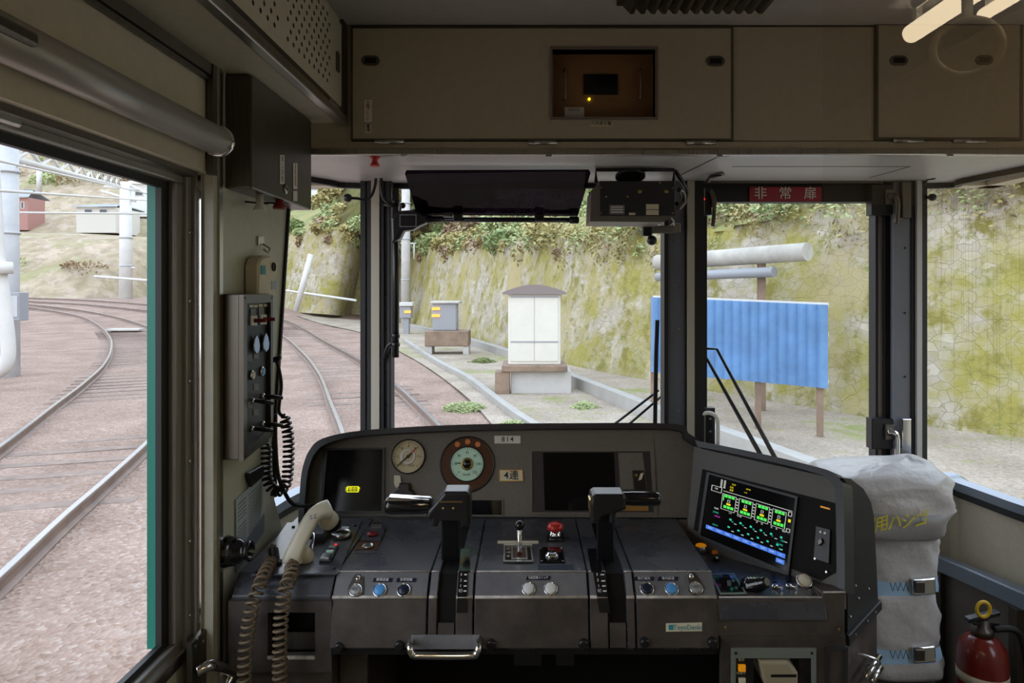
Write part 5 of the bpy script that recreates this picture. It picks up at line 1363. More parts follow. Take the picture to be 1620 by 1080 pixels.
MB().tube(smoothpath([(ex.x + .02, ex.y - .01, zt2 + .025), (ex.x + .075, ex.y - .02, zt2 + .02), (ex.x + .088, ex.y - .03, zt2 - .08), (ex.x + .07, ex.y - .03, zt2 - .2)], 6), .008, 10).build('hose', 'black_rubber', t)

# partition glass: the fixed upper light on the right, in which the saloon lamps are mirrored
gx0, gx1 = P(1302, 0, .29).x, .66
struct(MB().quad((gx0, .29, E + .036), (gx1, .29, E + .036), (gx1, .29, E + .34), (gx0, .29, E + .34)).build('window_4', 'partition_glass'))
# hanging strap in the saloon, mirrored in that glass
t = thing('hand_strap', 'ring hand strap on a rail in the saloon, mirrored in the partition glass', 'hand strap', (.869, -.77, E + .6))
MB().rod((.869, -.95, E + .64), (.869, .1, E + .64), .010).build('rail', 'chrome', t)
for y in (-.95, .1): MB().box(.862, .876, y - .008, y + .008, E + .64, E + .80).build('rail_bracket', 'chrome', t)
b = MB(); c = V(.869, -.77, E + .479); b.tube([c + V(.055 * math.cos(q), .022 * math.cos(q), .055 * math.sin(q)) for q in [2 * math.pi * k / 30 for k in range(30)]], .0075, 8, True); b.build('ring', 'label_cream', t)
MB().box(.860, .878, -.776, -.764, E + .534, E + .64, .002).build('strap', 'label_cream', t)
# ================================================================== outside, along the line
G = E - 2.36
def sstep(a, b, x):
    t = min(1, max(0, (x - a) / (b - a))); return t * t * (3 - 2 * t)
def gz(x, y): return G + 1.55 * sstep(34, 62, y) * sstep(-10, -22, x)
def GP(px, py, h=0.0):
    r = ray(px, py); t = 1.0
    while t < 140:
        p = EYE + r * t
        if p.z <= gz(p.x, p.y) + h: return p
        t += .02 + t * .002
    return EYE + r * t

def voro_mat(name, cols, scale, rough=.9, bump=.5, edge=None, moss=None, stretch=(1, 1, 1)):
    """stones or ballast: cells with their own tint, dark joints, optional moss patches"""
    m = bpy.data.materials.new(name); m.use_nodes = True; n = m.node_tree; b = n.nodes['Principled BSDF']; b.inputs['Roughness'].default_value = rough
    b.inputs['Specular IOR Level'].default_value = .25
    L = n.links.new
    t = n.nodes.new('ShaderNodeTexCoord'); mp = n.nodes.new('ShaderNodeMapping'); mp.inputs['Scale'].default_value = stretch; L(t.outputs['Object'], mp.inputs[0])
    v = n.nodes.new('ShaderNodeTexVoronoi'); v.inputs['Scale'].default_value = scale; L(mp.outputs[0], v.inputs['Vector'])
    bw = n.nodes.new('ShaderNodeSeparateColor'); L(v.outputs['Color'], bw.inputs[0])
    r = n.nodes.new('ShaderNodeValToRGB'); el = r.color_ramp.elements
    el[0].position = 0; el[0].color = (*cols[0], 1); el[1].position = 1; el[1].color = (*cols[-1], 1)
    for i, c in enumerate(cols[1:-1]): e = el.new((i + 1) / (len(cols) - 1)); e.color = (*c, 1)
    L(bw.outputs[0], r.inputs[0]); out = r.outputs[0]
    nz = n.nodes.new('ShaderNodeTexNoise'); nz.inputs['Scale'].default_value = .9; nz.inputs['Detail'].default_value = 6; L(t.outputs['Object'], nz.inputs['Vector'])
    hs = n.nodes.new('ShaderNodeMixRGB'); hs.blend_type = 'MULTIPLY'; hs.inputs[0].default_value = .55
    r3 = n.nodes.new('ShaderNodeValToRGB'); r3.color_ramp.elements[0].position = .3; r3.color_ramp.elements[0].color = (.6, .52, .46, 1); r3.color_ramp.elements[1].position = .7; r3.color_ramp.elements[1].color = (1.25, 1.2, 1.2, 1)
    L(nz.outputs['Fac'], r3.inputs[0]); L(out, hs.inputs[1]); L(r3.outputs[0], hs.inputs[2]); out = hs.outputs[0]
    h = v.outputs['Distance']
    if edge:
        ve = n.nodes.new('ShaderNodeTexVoronoi'); ve.feature = 'DISTANCE_TO_EDGE'; ve.inputs['Scale'].default_value = scale; L(mp.outputs[0], ve.inputs['Vector'])
        re = n.nodes.new('ShaderNodeValToRGB'); re.color_ramp.elements[0].position = 0.0; re.color_ramp.elements[1].position = edge[0]
        L(ve.outputs['Distance'], re.inputs[0])
        mx = n.nodes.new('ShaderNodeMixRGB'); mx.inputs[1].default_value = (*edge[1], 1); L(re.outputs[0], mx.inputs[0]); L(out, mx.inputs[2]); out = mx.outputs[0]; h = re.outputs[0]
    if moss:
        for sc_, lo, hi, col in moss:
            nm = n.nodes.new('ShaderNodeTexNoise'); nm.inputs['Scale'].default_value = sc_; nm.inputs['Detail'].default_value = 8; nm.inputs['Roughness'].default_value = .7; L(t.outputs['Object'], nm.inputs['Vector'])
            rm = n.nodes.new('ShaderNodeValToRGB'); rm.color_ramp.elements[0].position = lo; rm.color_ramp.elements[1].position = hi; L(nm.outputs['Fac'], rm.inputs[0])
            mm = n.nodes.new('ShaderNodeMixRGB'); L(rm.outputs[0], mm.inputs[0]); L(out, mm.inputs[1]); mm.inputs[2].default_value = (*col, 1); out = mm.outputs[0]
    L(out, b.inputs['Base Color'])
    bp = n.nodes.new('ShaderNodeBump'); bp.inputs['Strength'].default_value = bump; bp.inputs['Distance'].default_value = .08; L(h, bp.inputs['Height']); L(bp.outputs[0], b.inputs['Normal'])
    MATS[name] = m
voro_mat('ballast', [(.24, .165, .128), (.33, .245, .20), (.29, .205, .165), (.39, .315, .27)], 26, bump=.5)
voro_mat('stone_wall', [(.34, .31, .25), (.43, .40, .34), (.38, .35, .28), (.47, .44, .38)], 4.2, bump=.35, edge=(.04, (.29, .265, .195)), stretch=(1, 1, 1.4),
         moss=[(.5, .44, .58, (.285, .255, .07)), (1.6, .51, .62, (.21, .185, .05)), (.35, .52, .64, (.37, .31, .16)), (2.6, .58, .68, (.19, .20, .06))])
voro_mat('hill_grass', [(.33, .27, .20), (.30, .255, .17), (.39, .32, .24), (.28, .24, .15)], .8, bump=.4, moss=[(.25, .50, .64, (.26, .25, .12)), (.6, .50, .66, (.42, .35, .28)), (1.3, .54, .68, (.24, .195, .13))])
voro_mat('slope_green', [(0.156, 0.203, 0.070), (0.211, 0.242, 0.094), (0.265, 0.250, 0.101), (0.187, 0.195, 0.078)], .9, bump=.5, moss=[(.4, .5, .65, (0.296, 0.265, 0.117))])
mat('rail_rust', (0.195, 0.136, 0.109), .6, var=(3, .2)); mat('rail_top', (0.452, 0.452, 0.468), .25, .9)
mat('sleeper_wood', (0.211, 0.156, 0.129), .85, var=(5, .25))
mat('concrete', (0.468, 0.452, 0.429), .8, var=(2, .1)); mat('concrete_white', (0.577, 0.569, 0.546), .6, var=(2, .05)); mat('pole_grey', (0.429, 0.437, 0.452), .6, var=(2, .08))
mat('cabinet_cream', (0.624, 0.601, 0.530), .5, var=(3, .04)); mat('roof_brown', (0.203, 0.164, 0.156), .6); mat('rust_brown', (0.234, 0.164, 0.117), .8, var=(3, .25))
mat('box_grey', (0.281, 0.289, 0.312), .5); mat('tarp_blue', (0.115, 0.235, 0.43), .55, var=(1.6, .2), bump=(3, .3)); mat('leaf_green', (0.17, 0.225, 0.075), .6, var=(3, .4)); mat('leaf_light', (0.33, 0.375, 0.165), .6, var=(3, .3))
mat('leaf_olive', (0.33, 0.28, 0.11), .65, var=(3, .3)); mat('leaf_brown', (0.296, 0.211, 0.125), .7, var=(3, .3)); mat('trough_grey', (.33, .315, .29), .8, var=(2, .1)); mat('pipe_grey', (.40, .38, .34), .8, var=(2, .2)); mat('rust_red', (0.328, 0.172, 0.148), .8); mat('bark', (0.125, 0.094, 0.070), .9); mat('house_wall', (0.515, 0.491, 0.445), .8); mat('roof_grey', (0.234, 0.257, 0.296), .5); mat('house_glass', (0.047, 0.055, 0.070), .15)
glow('lamp_orange', (1.0, .45, .10), 2.0)

# ground: one wide ballast bed rising to the far bank
xs = [-150 + i * 3.0 for i in range(64)]; ysg = [-25 + j * 2.5 for j in range(60)]
rg = random.Random(3)
b = MB(); vs = []; fs = []
for y in ysg:
    for x in xs: vs.append((x, y, gz(x, y) + rg.uniform(-.02, .02)))
nx = len(xs)
for j in range(len(ysg) - 1):
    for i in range(nx - 1): fs.append((j * nx + i, j * nx + i + 1, (j + 1) * nx + i + 1, (j + 1) * nx + i))
b.add(vs, fs, True); struct(b.build('ground', 'ballast'))

# stone retaining wall on the right, its top slope and the far hillside
WP = [GP(x, y) for x, y in ((452, 487), (560, 497), (618, 506), (690, 522), (760, 540), (900, 580), (1060, 612), (1250, 645), (1467, 680), (1620, 700), (1800, 722))]
WP = [V(-62, 112, G)] + WP + [V(11, 5.5, G), V(13.5, -6, G), V(14.5, -22, G)]
WH = [6.6, 6.0, 5.8, 5.6, 5.2, 4.8, 4.1, 3.9, 4.0, 4.3, 4.5, 4.6, 4.6, 4.6, 4.6]
base = smoothpath(WP, 10); hts = []
for i in range(len(WP) - 1):
    for k in range(10): hts.append(WH[i] + (WH[i + 1] - WH[i]) * k / 10)
hts.append(WH[-1])
rw = random.Random(11); vs = []; fs = []; tops = []; NR = 9
for i, p in enumerate(base):
    d = (base[min(i + 1, len(base) - 1)] - base[max(i - 1, 0)]); d.z = 0; d.normalize(); out = V(-d.y, d.x, 0)
    if out.dot(V(1, 1, 0)) < 0: out = -out
    h = hts[i] + rw.uniform(-.15, .15)
    for r in range(NR):
        f = r / (NR - 1); q = p + out * (h * f * .22 + (rw.uniform(-.05, .05) if 0 < r else 0)); vs.append((q.x, q.y, p.z - .3 + (h + .3) * f))
    tops.append((p + out * h * .22 + V(0, 0, h), out))
for i in range(len(base) - 1):
    for r in range(NR - 1): fs.append((i * NR + r, (i + 1) * NR + r, (i + 1) * NR + r + 1, i * NR + r + 1))
struct(MB().add(vs, fs, True).build('wall_stone', 'stone_wall'))
vs = []; fs = []; prof = [(0, -.05), (.8, .25), (2.5, 1.5), (5, 3.2), (9, 5.2), (16, 7.5), (26, 9.0)]
for i, (p, o) in enumerate(tops):
    for (dx, dz) in prof: q = p + o * dx; vs.append((q.x + rw.uniform(-.2, .2), q.y, q.z + dz + rw.uniform(-.25, .25) * min(1, dx)))
m_ = len(prof)
for i in range(len(tops) - 1):
    for r in range(m_ - 1): fs.append((i * m_ + r, (i + 1) * m_ + r, (i + 1) * m_ + r + 1, i * m_ + r + 1))
struct(MB().add(vs, fs, True).build('terrain_slope', 'slope_green'))
vs = []; fs = []; hx = [-170 + i * 4 for i in range(42)]
HP = [(0, -.3), (2, .8), (6, 4.0), (11, 6.6), (14, 7.2), (22, 7.6), (26, 10), (36, 16), (50, 24), (70, 34), (95, 46)]
def hy0(x): return 62 + 40 * sstep(-44, -26, x) + 14 * sstep(-26, 0, x)
for x in hx:
    for dy, dz in HP: vs.append((x + rw.uniform(-.8, .8), hy0(x) + dy, gz(-40, 70) + dz * (1 - .35 * sstep(-60, 0, x)) + rw.uniform(-.35, .35)))
m_ = len(HP)
for i in range(len(hx) - 1):
    for r in range(m_ - 1): fs.append((i * m_ + r, (i + 1) * m_ + r, (i + 1) * m_ + r + 1, i * m_ + r + 1))
struct(MB().add(vs, fs, True).build('terrain_hill', 'hill_grass'))
def hillz(x, y):
    d = y - hy0(x); z0 = gz(-40, 70)
    for (a, za), (c, zc) in zip(HP, HP[1:]):
        if a <= d <= c: return z0 + (za + (zc - za) * (d - a) / (c - a)) * (1 - .35 * sstep(-60, 0, x))
    return z0

voro_mat('path_grit', [(.34, .29, .235), (.40, .35, .29), (.30, .26, .205), (.44, .39, .33)], 24, bump=.4, moss=[(.7, .55, .66, (.25, .27, .10)), (2.0, .58, .68, (.28, .29, .12))])
# beige cess path between the own track and the stone wall
inner = smoothpath([GP(x, y) for x, y in ((470, 500), (560, 524), (640, 562), (720, 616), (790, 690), (900, 850))] + [V(2.2, 4.0, G), V(3.0, -2, G), V(3.0, -20, G)], 8)
outer = [p for p in base]
def near(p): return min(outer, key=lambda q: (q - p).length)
vs = []; fs = []
for i, p in enumerate(inner):
    q = near(p) + V(.3, .1, 0); vs += [(p.x, p.y, gz(p.x, p.y) + .045), (q.x, q.y, gz(q.x, q.y) + .05)]
for i in range(len(inner) - 1): fs.append((2 * i, 2 * i + 1, 2 * i + 3, 2 * i + 2))
struct(MB().add(vs, fs, True).build('path_cess', 'path_grit'))
# tracks
def rail_pts(pix, per=10, h=.16): return smoothpath([GP(x, y, h) for x, y in pix], per)
def resample(pts, n):
    L = [0]
    for a, c in zip(pts, pts[1:]): L.append(L[-1] + (c - a).length)
    out = []; j = 0
    for i in range(n):
        s = L[-1] * i / (n - 1)
        while j < len(pts) - 2 and L[j + 1] < s: j += 1
        out.append(pts[j].lerp(pts[j + 1], (s - L[j]) / max(1e-6, L[j + 1] - L[j])))
    return out, L[-1]
def track(label, lp, rp, loc):
    t = thing('railway_track', label, 'track', loc)
    sect = [(-.06, -.155), (.06, -.155), (.06, -.14), (.012, -.12), (.012, -.04), (.035, -.03), (.035, -.004), (-.035, -.004), (-.035, -.03), (-.012, -.04), (-.012, -.12), (-.06, -.14)]
    for p in (lp, rp):
        rl = MB().sweep(p, sect, (0, 0, 1)).build('rail', 'rail_rust', t)
        MB().sweep(p, [(-.033, -.006), (.033, -.006), (.030, .004), (-.030, .004)], (0, 0, 1)).build('rail_head', 'rail_top', rl)
    a, la = resample(lp, 400); c, lc = resample(rp, 400)
    n = min(95, int((la + lc) / 2 / .68)); 
    for i in range(n):
        k = int(i * 399 / (n - 1)); p = a[k]; q = min(c, key=lambda z: (z - p).length); d = (q - p); w = d.length; d.normalize(); ce = (p + q) / 2 - V(0, 0, .212)
        sd = V(-d.y, d.x, 0).normalized()
        s = MB().obox(ce + V(0, 0, .0), d * (w / 2 + .42), sd * .11, V(0, 0, .06)).build('sleeper', 'sleeper_wood', t)
    return t
own_r = [(446, 504), (478, 518), (511, 537), (568, 568), (620, 603), (660, 638), (692, 669), (740, 722), (835, 850)]
own_l = [(446, 530), (478, 556), (504, 589), (522, 633), (541, 681), (556, 745), (575, 860)]
far_r = [(37, 470), (140, 474), (240, 481), (330, 487), (400, 494)]
far_l = [(37, 475), (140, 481), (240, 491), (330, 501), (400, 511)]
track('own railway track curving away left ahead of the cab', rail_pts(far_l + own_l), rail_pts(far_r + own_r), (-3, 12, G))
t2_r = [(37, 480), (81, 484), (122, 489), (163, 496), (204, 506), (240, 519), (268, 536), (284, 556), (288, 585), (280, 620), (262, 660), (240, 691), (170, 755), (100, 815), (0, 908), (-90, 985)]
t2_l = [(37, 484), (61, 487), (102, 494), (134, 502), (159, 516), (174, 533), (176, 551), (165, 575), (134, 604), (86, 640), (0, 705), (-130, 790)]
track('second railway track bending sharply left outside the side door window', rail_pts(t2_l), rail_pts(t2_r), (-8, 15, G))
# boards and troughs
t = MB().obox(GP(198, 521, .13), V(.8, .2, 0), V(-.1, .5, 0), V(0, 0, .04)); tag(t.build('crossing_board', 'concrete'), 'pale flat board lying between the rails of the second track', 'board')
def trough(name, label, pix, w, h, m, up):
    p = [GP(x, y, up) for x, y in pix]; p = smoothpath(p, 5)
    return tag(MB().sweep(p, [(-w / 2, -h - up), (w / 2, -h - up), (w / 2, 0), (-w / 2, 0)], (0, 0, 1)).build(name, m), label, 'cable trough')
trough('cable_trough', 'pale concrete cable trough along the foot of the stone wall', [(640, 511), (700, 524), (800, 552), (900, 590), (980, 620), (1053, 648), (1180, 690), (1380, 765), (1560, 850)], .22, .0, 'trough_grey', .30)
trough('cable_trough', 'narrow grey cable trough in the ballast nearest the own track', [(640, 536), (688, 567), (740, 594), (778, 622), (824, 655), (913, 705), (1010, 735)], .15, .0, 'trough_grey', .17)
tag(MB().tube([P(150, 437, 47), P(242, 444, 43)], .08, 8).build('handrail', 'concrete_white'), 'white horizontal pipe at the foot of the far bank, seen through the side door window', 'pipe')
tag(MB().tube([P(449, 459, 52), P(500, 466, 49), P(563, 475, 46)], .08, 8).build('handrail', 'concrete_white'), 'white pipe rail in front of the stone wall, beyond the left windscreen pane', 'pipe')

# relay cabinets beside the line
def prj(px, py, h=0): return GP(px, py, h)
t = thing('relay_cabinet', 'tall cream relay cabinet with a curved roof on a concrete stand', 'cabinet', tuple(GP(845, 626)))
Yc = GP(845, 626).y; k = Yc / F
x0, x1 = P(801, 0, Yc).x, P(890, 0, Yc).x
zb = P(0, 577, Yc).z; ztp = P(0, 462, Yc).z
MB().box(x0 + .04, x1 - .04, Yc, Yc + .9, zb, ztp, .03).build('case', 'cabinet_cream', t)
MB().box(x0 + .10, x0 + (x1 - x0) / 2 - .01, Yc - .02, Yc + .02, zb + .08, ztp - .06, .008).build('door', 'cabinet_cream', t)
MB().box(x0 + (x1 - x0) / 2 + .01, x1 - .10, Yc - .02, Yc + .02, zb + .08, ztp - .06, .008).build('door', 'cabinet_cream', t)
n = 12; arc = [(x0 - .08 + (x1 - x0 + .16) * i / n, ztp + .17 * math.sin(math.pi * i / n)) for i in range(n + 1)]
MB().prism([(x, Yc - .10, z) for x, z in arc] + [(x1 + .08, Yc - .10, ztp - .05), (x0 - .08, Yc - .10, ztp - .05)], (0, 1.1, 0)).build('roof', 'roof_brown', t)
MB().box(x0 - .10, x1 + .10, Yc - .15, Yc + 1.0, zb - .14, zb, .02).build('plinth', 'rust_brown', t)
MB().box(x0 + .10, x1 + .20, Yc + .05, Yc + .9, G, zb - .14, .02).build('stand', 'concrete', t)
MB().box(x0 - .25, x0 + .08, Yc - .1, Yc + .3, G, zb - .14, .02).build('post', 'rust_brown', t)
b = MB()
for z in (ztp - .12, zb + .5): b.box(x0 + .10, x1 - .10, Yc - .03, Yc - .015, z, z + .03)
b.build('door_bar', 'box_grey', t)
t = thing('signal_box', 'small grey trackside box with two orange lights on a rusty stand', 'signal box', tuple(GP(704, 562)))
Yc = GP(704, 562).y
x0, x1 = P(684, 0, Yc).x, P(722, 0, Yc).x; zb = P(0, 523, Yc).z; ztp = P(0, 479, Yc).z
MB().box(x0, x1, Yc, Yc + .8, zb, ztp, .04).build('case', 'box_grey', t)
MB().box(x0 - .05, x1 + .1, Yc - .1, Yc + .9, ztp - .02, ztp + .06, .02).build('roof', 'concrete', t)
for y in (488, 499): MB().box(x0 - .02, x0 + .28, Yc - .06, Yc, P(0, y, Yc).z - .05, P(0, y, Yc).z + .05, .02).build('lamp', 'lamp_orange', t)
MB().box(x0 - .25, x1 + .45, Yc - .2, Yc + .9, zb - .55, zb, .03).build('stand', 'rust_brown', t)
for x in (x0 - .2, x1 + .25): MB().box(x, x + .2, Yc - .15, Yc + .6, G, zb - .55).build('post', 'concrete', t)
t = thing('signal_box', 'dark trackside lamp box far ahead beside the visor post', 'signal box', tuple(GP(640, 530)))
Yc = GP(640, 530).y
MB().box(P(632, 0, Yc).x, P(650, 0, Yc).x, Yc, Yc + .7, P(0, 503, Yc).z, P(0, 484, Yc).z, .04).build('case', 'box_grey', t)
MB().box(P(632, 0, Yc).x, P(653, 0, Yc).x, Yc - .1, Yc + .7, P(0, 484, Yc).z, P(0, 478, Yc).z, .02).build('roof', 'concrete_white', t)
MB().box(P(637, 0, Yc).x, P(646, 0, Yc).x, Yc + .1, Yc + .5, G, P(0, 503, Yc).z).build('post', 'box_grey', t)
MB().box(P(640, 0, Yc).x, P(650, 0, Yc).x, Yc - .06, Yc, P(0, 495, Yc).z, P(0, 491, Yc).z).build('lamp', 'lamp_orange', t)

# blue sheeted fence panels by the wall
t = thing('fence_panel', 'blue sheeted fence with white rails beside the stone wall, through the emergency door', 'fence', tuple(GP(1200, 700)))
A, B_ = P(1030, 470, 12.6), P(1308, 482, 10.6)
dv = (B_ - A); dv.z = 0; dv.normalize(); nb = V(dv.y, -dv.x, 0) if dv.y < 0 else V(-dv.y, dv.x, 0)
za, zb2 = P(0, 588, 12.6).z, P(0, 614, 10.6).z
n = 40; vs = []; fs = []
for i in range(n + 1):
    f = i / n; p = A.lerp(B_, f); o = nb * (.035 if (i // 1) % 2 else -.035)
    zl = za + (zb2 - za) * f
    vs += [(p.x + o.x, p.y + o.y, zl), (p.x + o.x, p.y + o.y, p.z)]
for i in range(n): fs.append((2 * i, 2 * i + 2, 2 * i + 3, 2 * i + 1))
fp = MB().add(vs, fs).build('sheet', 'tarp_blue', t)
s = fp.modifiers.new('thickness', 'SOLIDIFY'); s.thickness = .02
for f0, nm in ((.0, 'rail'), (.36, 'rail'), (.93, 'rail')):
    p, q = A.copy(), B_.copy(); p.z = A.z + (za - A.z) * f0; q.z = B_.z + (zb2 - B_.z) * f0
    MB().sweep([p - nb * .09, q - nb * .09], [(-.02, -.03), (.02, -.03), (.02, .03), (-.02, .03)], (0, 0, 1)).build('rail', 'concrete_white', t)
for f in (.02, .34, .66, .98):
    p = A.lerp(B_, f); MB().box(p.x - .04, p.x + .04, p.y + .06, p.y + .14, G, p.z).build('post', 'rust_brown', t)
t = thing('pipe_run', 'thick pale pipe along the stone wall above the blue fence', 'pipe', tuple(P(1200, 405, 12.5)))
MB().tube([P(1040, 415, 15.2), P(1278, 398, 12.2)], .17, 16).build('pipe', 'pipe_grey', t)
MB().tube([P(1040, 438, 15.0), P(1225, 430, 12.6)], .10, 10).build('lower_pipe', 'box_grey', t)
for f in (.35, .75):
    p = P(1040, 415, 15.2).lerp(P(1278, 398, 12.2), f); MB().box(p.x - .06, p.x + .06, p.y + .05, p.y + .2, G, p.z + .1).build('bracket_post', 'rust_brown', t)

# overhead line poles, beam and wires
def pole(label, px, ytop, ybase, Y, r, m='concrete', arms=()):
    t = thing('overhead_line_pole', label, 'pole', tuple(P(px, ybase, Y)))
    lo = P(px, ybase, Y); hi = P(px, ytop, Y)
    MB().lathe((lo.x, lo.y, lo.z - 1.5), (0, 0, 1), [(r * 1.12, 0), (r * .9, hi.z - lo.z + 1.5)], 20).build('pole', m, t)
    for (ax, ay, bx, by, rr_) in arms: MB().tube([P(ax, ay, Y), P(bx, by, Y)], rr_, 8).build('arm', 'concrete_white', t)
    b = MB()
    for f in (.25, .5, .72): b.lathe((lo.x, lo.y, lo.z + (hi.z - lo.z) * f), (0, 0, 1), [(r * 1.15, 0), (r * 1.15, r * .25)], 20)
    b.build('band', 'pole_grey', t)
    return t
pole('white concrete pole at the far bank, seen through the side door window', 199, 288, 466, 61, .50, 'concrete_white', ((160, 302, 215, 318, .12), (165, 295, 225, 300, .12), (188, 423, 214, 424, .10), (200, 290, 246, 312, .12)))
pole('grey lattice pole at the left edge of the side door window', 14, 150, 590, 18.5, .24, 'pole_grey', ((6, 262, 40, 262, .03),))
pole('pale pole behind the visor post, beside the far lamp box', 642, 250, 508, 46, .30, 'concrete', ((634, 385, 658, 385, .06), (655, 385, 655, 410, .05)))
t = thing('white_pipe', 'thick white pipe with a collar bending at the foot of the left pole', 'pipe', tuple(P(4, 585, 16)))
MB().tube(smoothpath([P(-14, 230, 16), P(-4, 400, 16), P(6, 480, 16), P(13, 545, 16), P(10, 575, 16), P(-6, 590, 16), P(-40, 605, 16)], 6), .15, 14).build('pipe', 'concrete_white', t)
MB().lathe(P(0, 433, 15.95), V(-.05, 0, 1), [(.26, 0), (.26, .27)], 16).build('collar', 'concrete_white', t)
t = thing('cable_box', 'grey cable box on the pole at the left edge of the side door window', 'box', tuple(P(28, 500, 18)))
q = P(27, 483, 18.0); MB().box(q.x - .17, q.x + .17, q.y - .15, q.y + .2, q.z - .4, q.z + .35, .02).build('case', 'box_grey', t)
MB().box(q.x - .13, q.x + .13, q.y - .17, q.y - .15, q.z - .3, q.z + .25, .005).build('door', 'pole_grey', t)
t = thing('gantry_beam', 'white lattice beam of the overhead line across the top of the side door window', 'beam', tuple(P(120, 270, 35)))
a0, a1 = P(24, 252, 20), P(190, 295, 53.5); b0, b1 = P(24, 230, 20), P(190, 281, 53.5)
MB().tube([a0, a1], .11, 8).build('chord', 'concrete_white', t); MB().tube([b0, b1], .11, 8).build('chord', 'concrete_white', t)
for i in range(9):
    f, g_ = i / 9, (i + 1) / 9
    MB().tube([a0.lerp(a1, f), b0.lerp(b1, (f + g_) / 2)], .07, 6).build('brace', 'concrete_white', t); MB().tube([b0.lerp(b1, (f + g_) / 2), a0.lerp(a1, g_)], .07, 6).build('brace', 'concrete_white', t)
for x, y0, y1, Y in ((62, 262, 305, 29), (146, 272, 292, 40), (168, 278, 292, 43)): MB().tube([P(x, y0, Y), P(x, y1, Y)], .10 if x < 100 else .05, 8).build('hanger', 'concrete_white', t)
for i, (a, c, lab) in enumerate((((-20, 300, 12), (246, 318, 48), 'thin overhead wire under the lattice beam'), ((-20, 250, 12), (246, 309, 48), 'thin overhead wire touching the lattice beam'), ((0, 336, 40), (246, 338, 62), 'white wire across the terrace in front of the far houses'))):
    tag(MB().tube([P(*a), P(*c)], .03 if i < 2 else .07, 6).build('overhead_wire', 'concrete_white'), lab, 'wire')
tag(MB().tube([P(492, 402, 44), P(468, 492, 44)], .18, 10).build('leaning_post', 'concrete_white'), 'white leaning post before the stone wall in the left windscreen pane', 'post')

# houses on the hill
def house(label, px, py, Y, w, d, h, wallm='house_wall', roofm='roof_grey'):
    p = P(px, py, Y); t = thing('house', label, 'house', (p.x, p.y, p.z))
    x0, x1 = p.x - w / 2, p.x + w / 2; z0 = p.z - 2.0; z1 = p.z + h
    MB().box(x0, x1, p.y, p.y + d, z0, z1).build('walls', wallm, t)
    rf = h * .55
    MB().prism([(x0 - .4, p.y - .4, z1), (x1 + .4, p.y - .4, z1), (x1 - w * .18, p.y + d / 2, z1 + rf), (x0 + w * .18, p.y + d / 2, z1 + rf)], (0, .06, .10)).build('roof', roofm, t)
    MB().prism([(x0 - .4, p.y + d + .4, z1), (x1 + .4, p.y + d + .4, z1), (x1 - w * .18, p.y + d / 2, z1 + rf), (x0 + w * .18, p.y + d / 2, z1 + rf)], (0, -.06, .10)).build('roof', roofm, t)
    for e in (x0 + w * .12, x1 - w * .12):
        pass
    for j in range(2):
        xx = x0 + w * (.2 + .38 * j); f = MB().box(xx, xx + w * .22, p.y - .06, p.y + .02, p.z + h * .3, p.z + h * .75).build('window', 'house_wall', t)
        MB().box(xx + .1, xx + w * .22 - .1, p.y - .08, p.y - .05, p.z + h * .34, p.z + h * .71).build('pane', 'house_glass', f)
    return t
house('low house with a grey roof on the terrace beyond the concrete pole', 152, 341, 80, 4.6, 5, 1.0)
house('white house at the top right corner of the side door window', 232, 318, 88, 5, 5, 2.2, 'concrete_white', 'house_wall')
house('small red-walled hut on the terrace at the left', 31, 338, 84, 2, 3, 2.0, 'rust_red', 'roof_grey')
house('white house high above the stone wall, beyond the left windscreen pane', 515, 308, 112, 10, 6, 2.6, 'concrete_white', 'roof_grey')

# plants
def leafmesh(name, n, seed, m, leaf=.16, flat=1.0):
    r = random.Random(seed); vs = []; fs = []
    for i in range(n):
        while True:
            p = V(r.uniform(-1, 1), r.uniform(-1, 1), r.uniform(-.2, 1))
            if .35 < p.length < 1 + .12 * math.sin(5 * p.x + seed) : break
        u = V(r.uniform(-1, 1), r.uniform(-1, 1), r.uniform(-1, 1)).normalized(); w = u.orthogonal().normalized(); s = leaf * r.uniform(.6, 1.3)
        b0 = len(vs); vs += [p - u * s, p + w * s * .5, p + u * s, p - w * s * .5]; fs.append((b0, b0 + 1, b0 + 2, b0 + 3))
    me = bpy.data.meshes.new(name); me.from_pydata([tuple(v) for v in vs], [], fs); me.materials.append(MATS[m]); me.update(); return me
LM = {m: [leafmesh('foliage', 2600, 3 + i * 5 + j, m, .075) for j in range(2)] for i, m in enumerate(('leaf_green', 'leaf_light', 'leaf_olive', 'leaf_brown'))}
rb = random.Random(21)
def bush(name, p, s, m, label, cat, z=.8):
    o = bpy.data.objects.new(name, LM[m][rb.randrange(2)]); COL.objects.link(o)
    o.location = p; o.scale = (s * rb.uniform(.85, 1.25), s * rb.uniform(.85, 1.2), s * z); o.rotation_euler = (0, 0, rb.uniform(0, 6.28))
    return tag(o, label, cat)
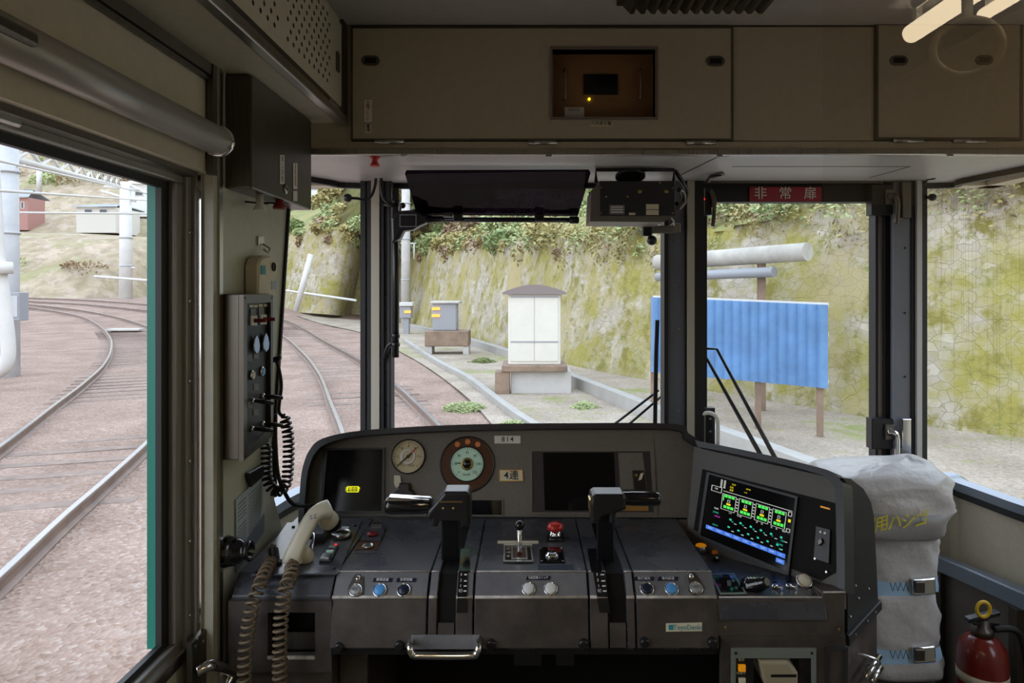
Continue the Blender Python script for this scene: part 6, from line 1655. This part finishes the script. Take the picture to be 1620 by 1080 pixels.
def thicket(name, clumps, mats):
    """a mass of leaves: clumps of (centre, radius, height factor, leaf size, leaves, material index)"""
    vs = []; fs = []; mi = []
    for c, r, zf, ls, n, m in clumps:
        for i in range(n):
            d = V(rb.gauss(0, 1), rb.gauss(0, 1), rb.gauss(.35, .8)).normalized() * r * rb.uniform(.55, 1.05)
            p = c + V(d.x, d.y, d.z * zf)
            u = V(rb.uniform(-1, 1), rb.uniform(-1, 1), rb.uniform(-1, 1)).normalized(); w = u.orthogonal().normalized(); s_ = ls * rb.uniform(.6, 1.3)
            b0 = len(vs); vs += [tuple(p - u * s_), tuple(p + w * s_ * .5), tuple(p + u * s_), tuple(p - w * s_ * .5)]; fs.append((b0, b0 + 1, b0 + 2, b0 + 3)); mi.append(m)
    me = bpy.data.meshes.new(name); me.from_pydata(vs, [], fs)
    for m in mats: me.materials.append(MATS[m])
    me.polygons.foreach_set('material_index', mi); me.update()
    o = bpy.data.objects.new(name, me); COL.objects.link(o); return o
cl = []
for i in range(6, len(tops) - 12):
    p, o = tops[i]
    if p.y < 4: continue
    dist = p.length; ls = max(.05, min(.22, dist * .0042))
    for k in range(5):
        f = rb.random() ** 1.5; dx = f * 7
        zz = 0
        for (a, za), (c, zc) in zip(prof, prof[1:]):
            if a <= dx <= c: zz = za + (zc - za) * (dx - a) / (c - a)
        r = rb.uniform(.35, .8) * (1 + dx * .12)
        cl.append((p + o * dx + V(rb.uniform(-.6, .6), rb.uniform(-.6, .6), zz), r, .75, ls, int(150 * r / .5), rb.choice((0, 1, 1, 2, 2, 3))))
    if rb.random() < .8:      # creeper hanging over the top stones
        cl.append((p - o * .12 - V(0, 0, rb.uniform(.1, .9)), rb.uniform(.25, .5), 1.2, ls * .8, 110, rb.choice((1, 2, 2, 3))))
o = thicket('undergrowth', cl, ('leaf_green', 'leaf_light', 'leaf_olive', 'leaf_brown'))
tag(o, 'mixed green and olive undergrowth over the top of the stone wall', 'undergrowth', None, 'stuff')
cl = []
for i in range(150):
    x = rb.uniform(-105, -34); d = rb.choice((2, 5, 8, 30, 38, 46, 56, 64)); y = hy0(x) + d + rb.uniform(-1.5, 1.5); r = rb.uniform(.7, 1.8) * (1 if d < 20 else 1.7)
    if any((V(x, y, 0) - V(h.x, h.y, 0)).length < 10 for h in (P(232, 318, 88), P(515, 308, 112), P(152, 344, 80), P(31, 338, 84))): continue
    cl.append((V(x, y, hillz(x, y)), r, .5, .16 if d < 20 else .3, 160, rb.choice((1, 2, 3, 3))))
o = thicket('undergrowth', cl, ('leaf_green', 'leaf_light', 'leaf_olive', 'leaf_brown'))
tag(o, 'dry brown and olive brush over the far hillside behind the houses', 'undergrowth', None, 'stuff')
for px, py, s, m, lab in ((510, 350, 3.2, 'leaf_green', 'large round green shrub above the stone wall in the left windscreen pane'),):
    bush('shrub', P(px, py, 84), s, m, lab, 'shrub')
for px, py, s, lab in ((735, 650, .40, 'low green weed tuft left of the relay cabinet stand'), (812, 682, .36, 'low green weed tuft in the ballast below the relay cabinet'), (925, 648, .34, 'green weed tuft right of the relay cabinet stand'), (970, 692, .34, 'green weed tuft before the cable trough near the wiper'), (764, 575, .42, 'weed tuft between the signal box and the relay cabinet')):
    bush('weed_tuft', GP(px, py) + V(0, 0, .02), s, 'leaf_light', lab, 'weed', .4)
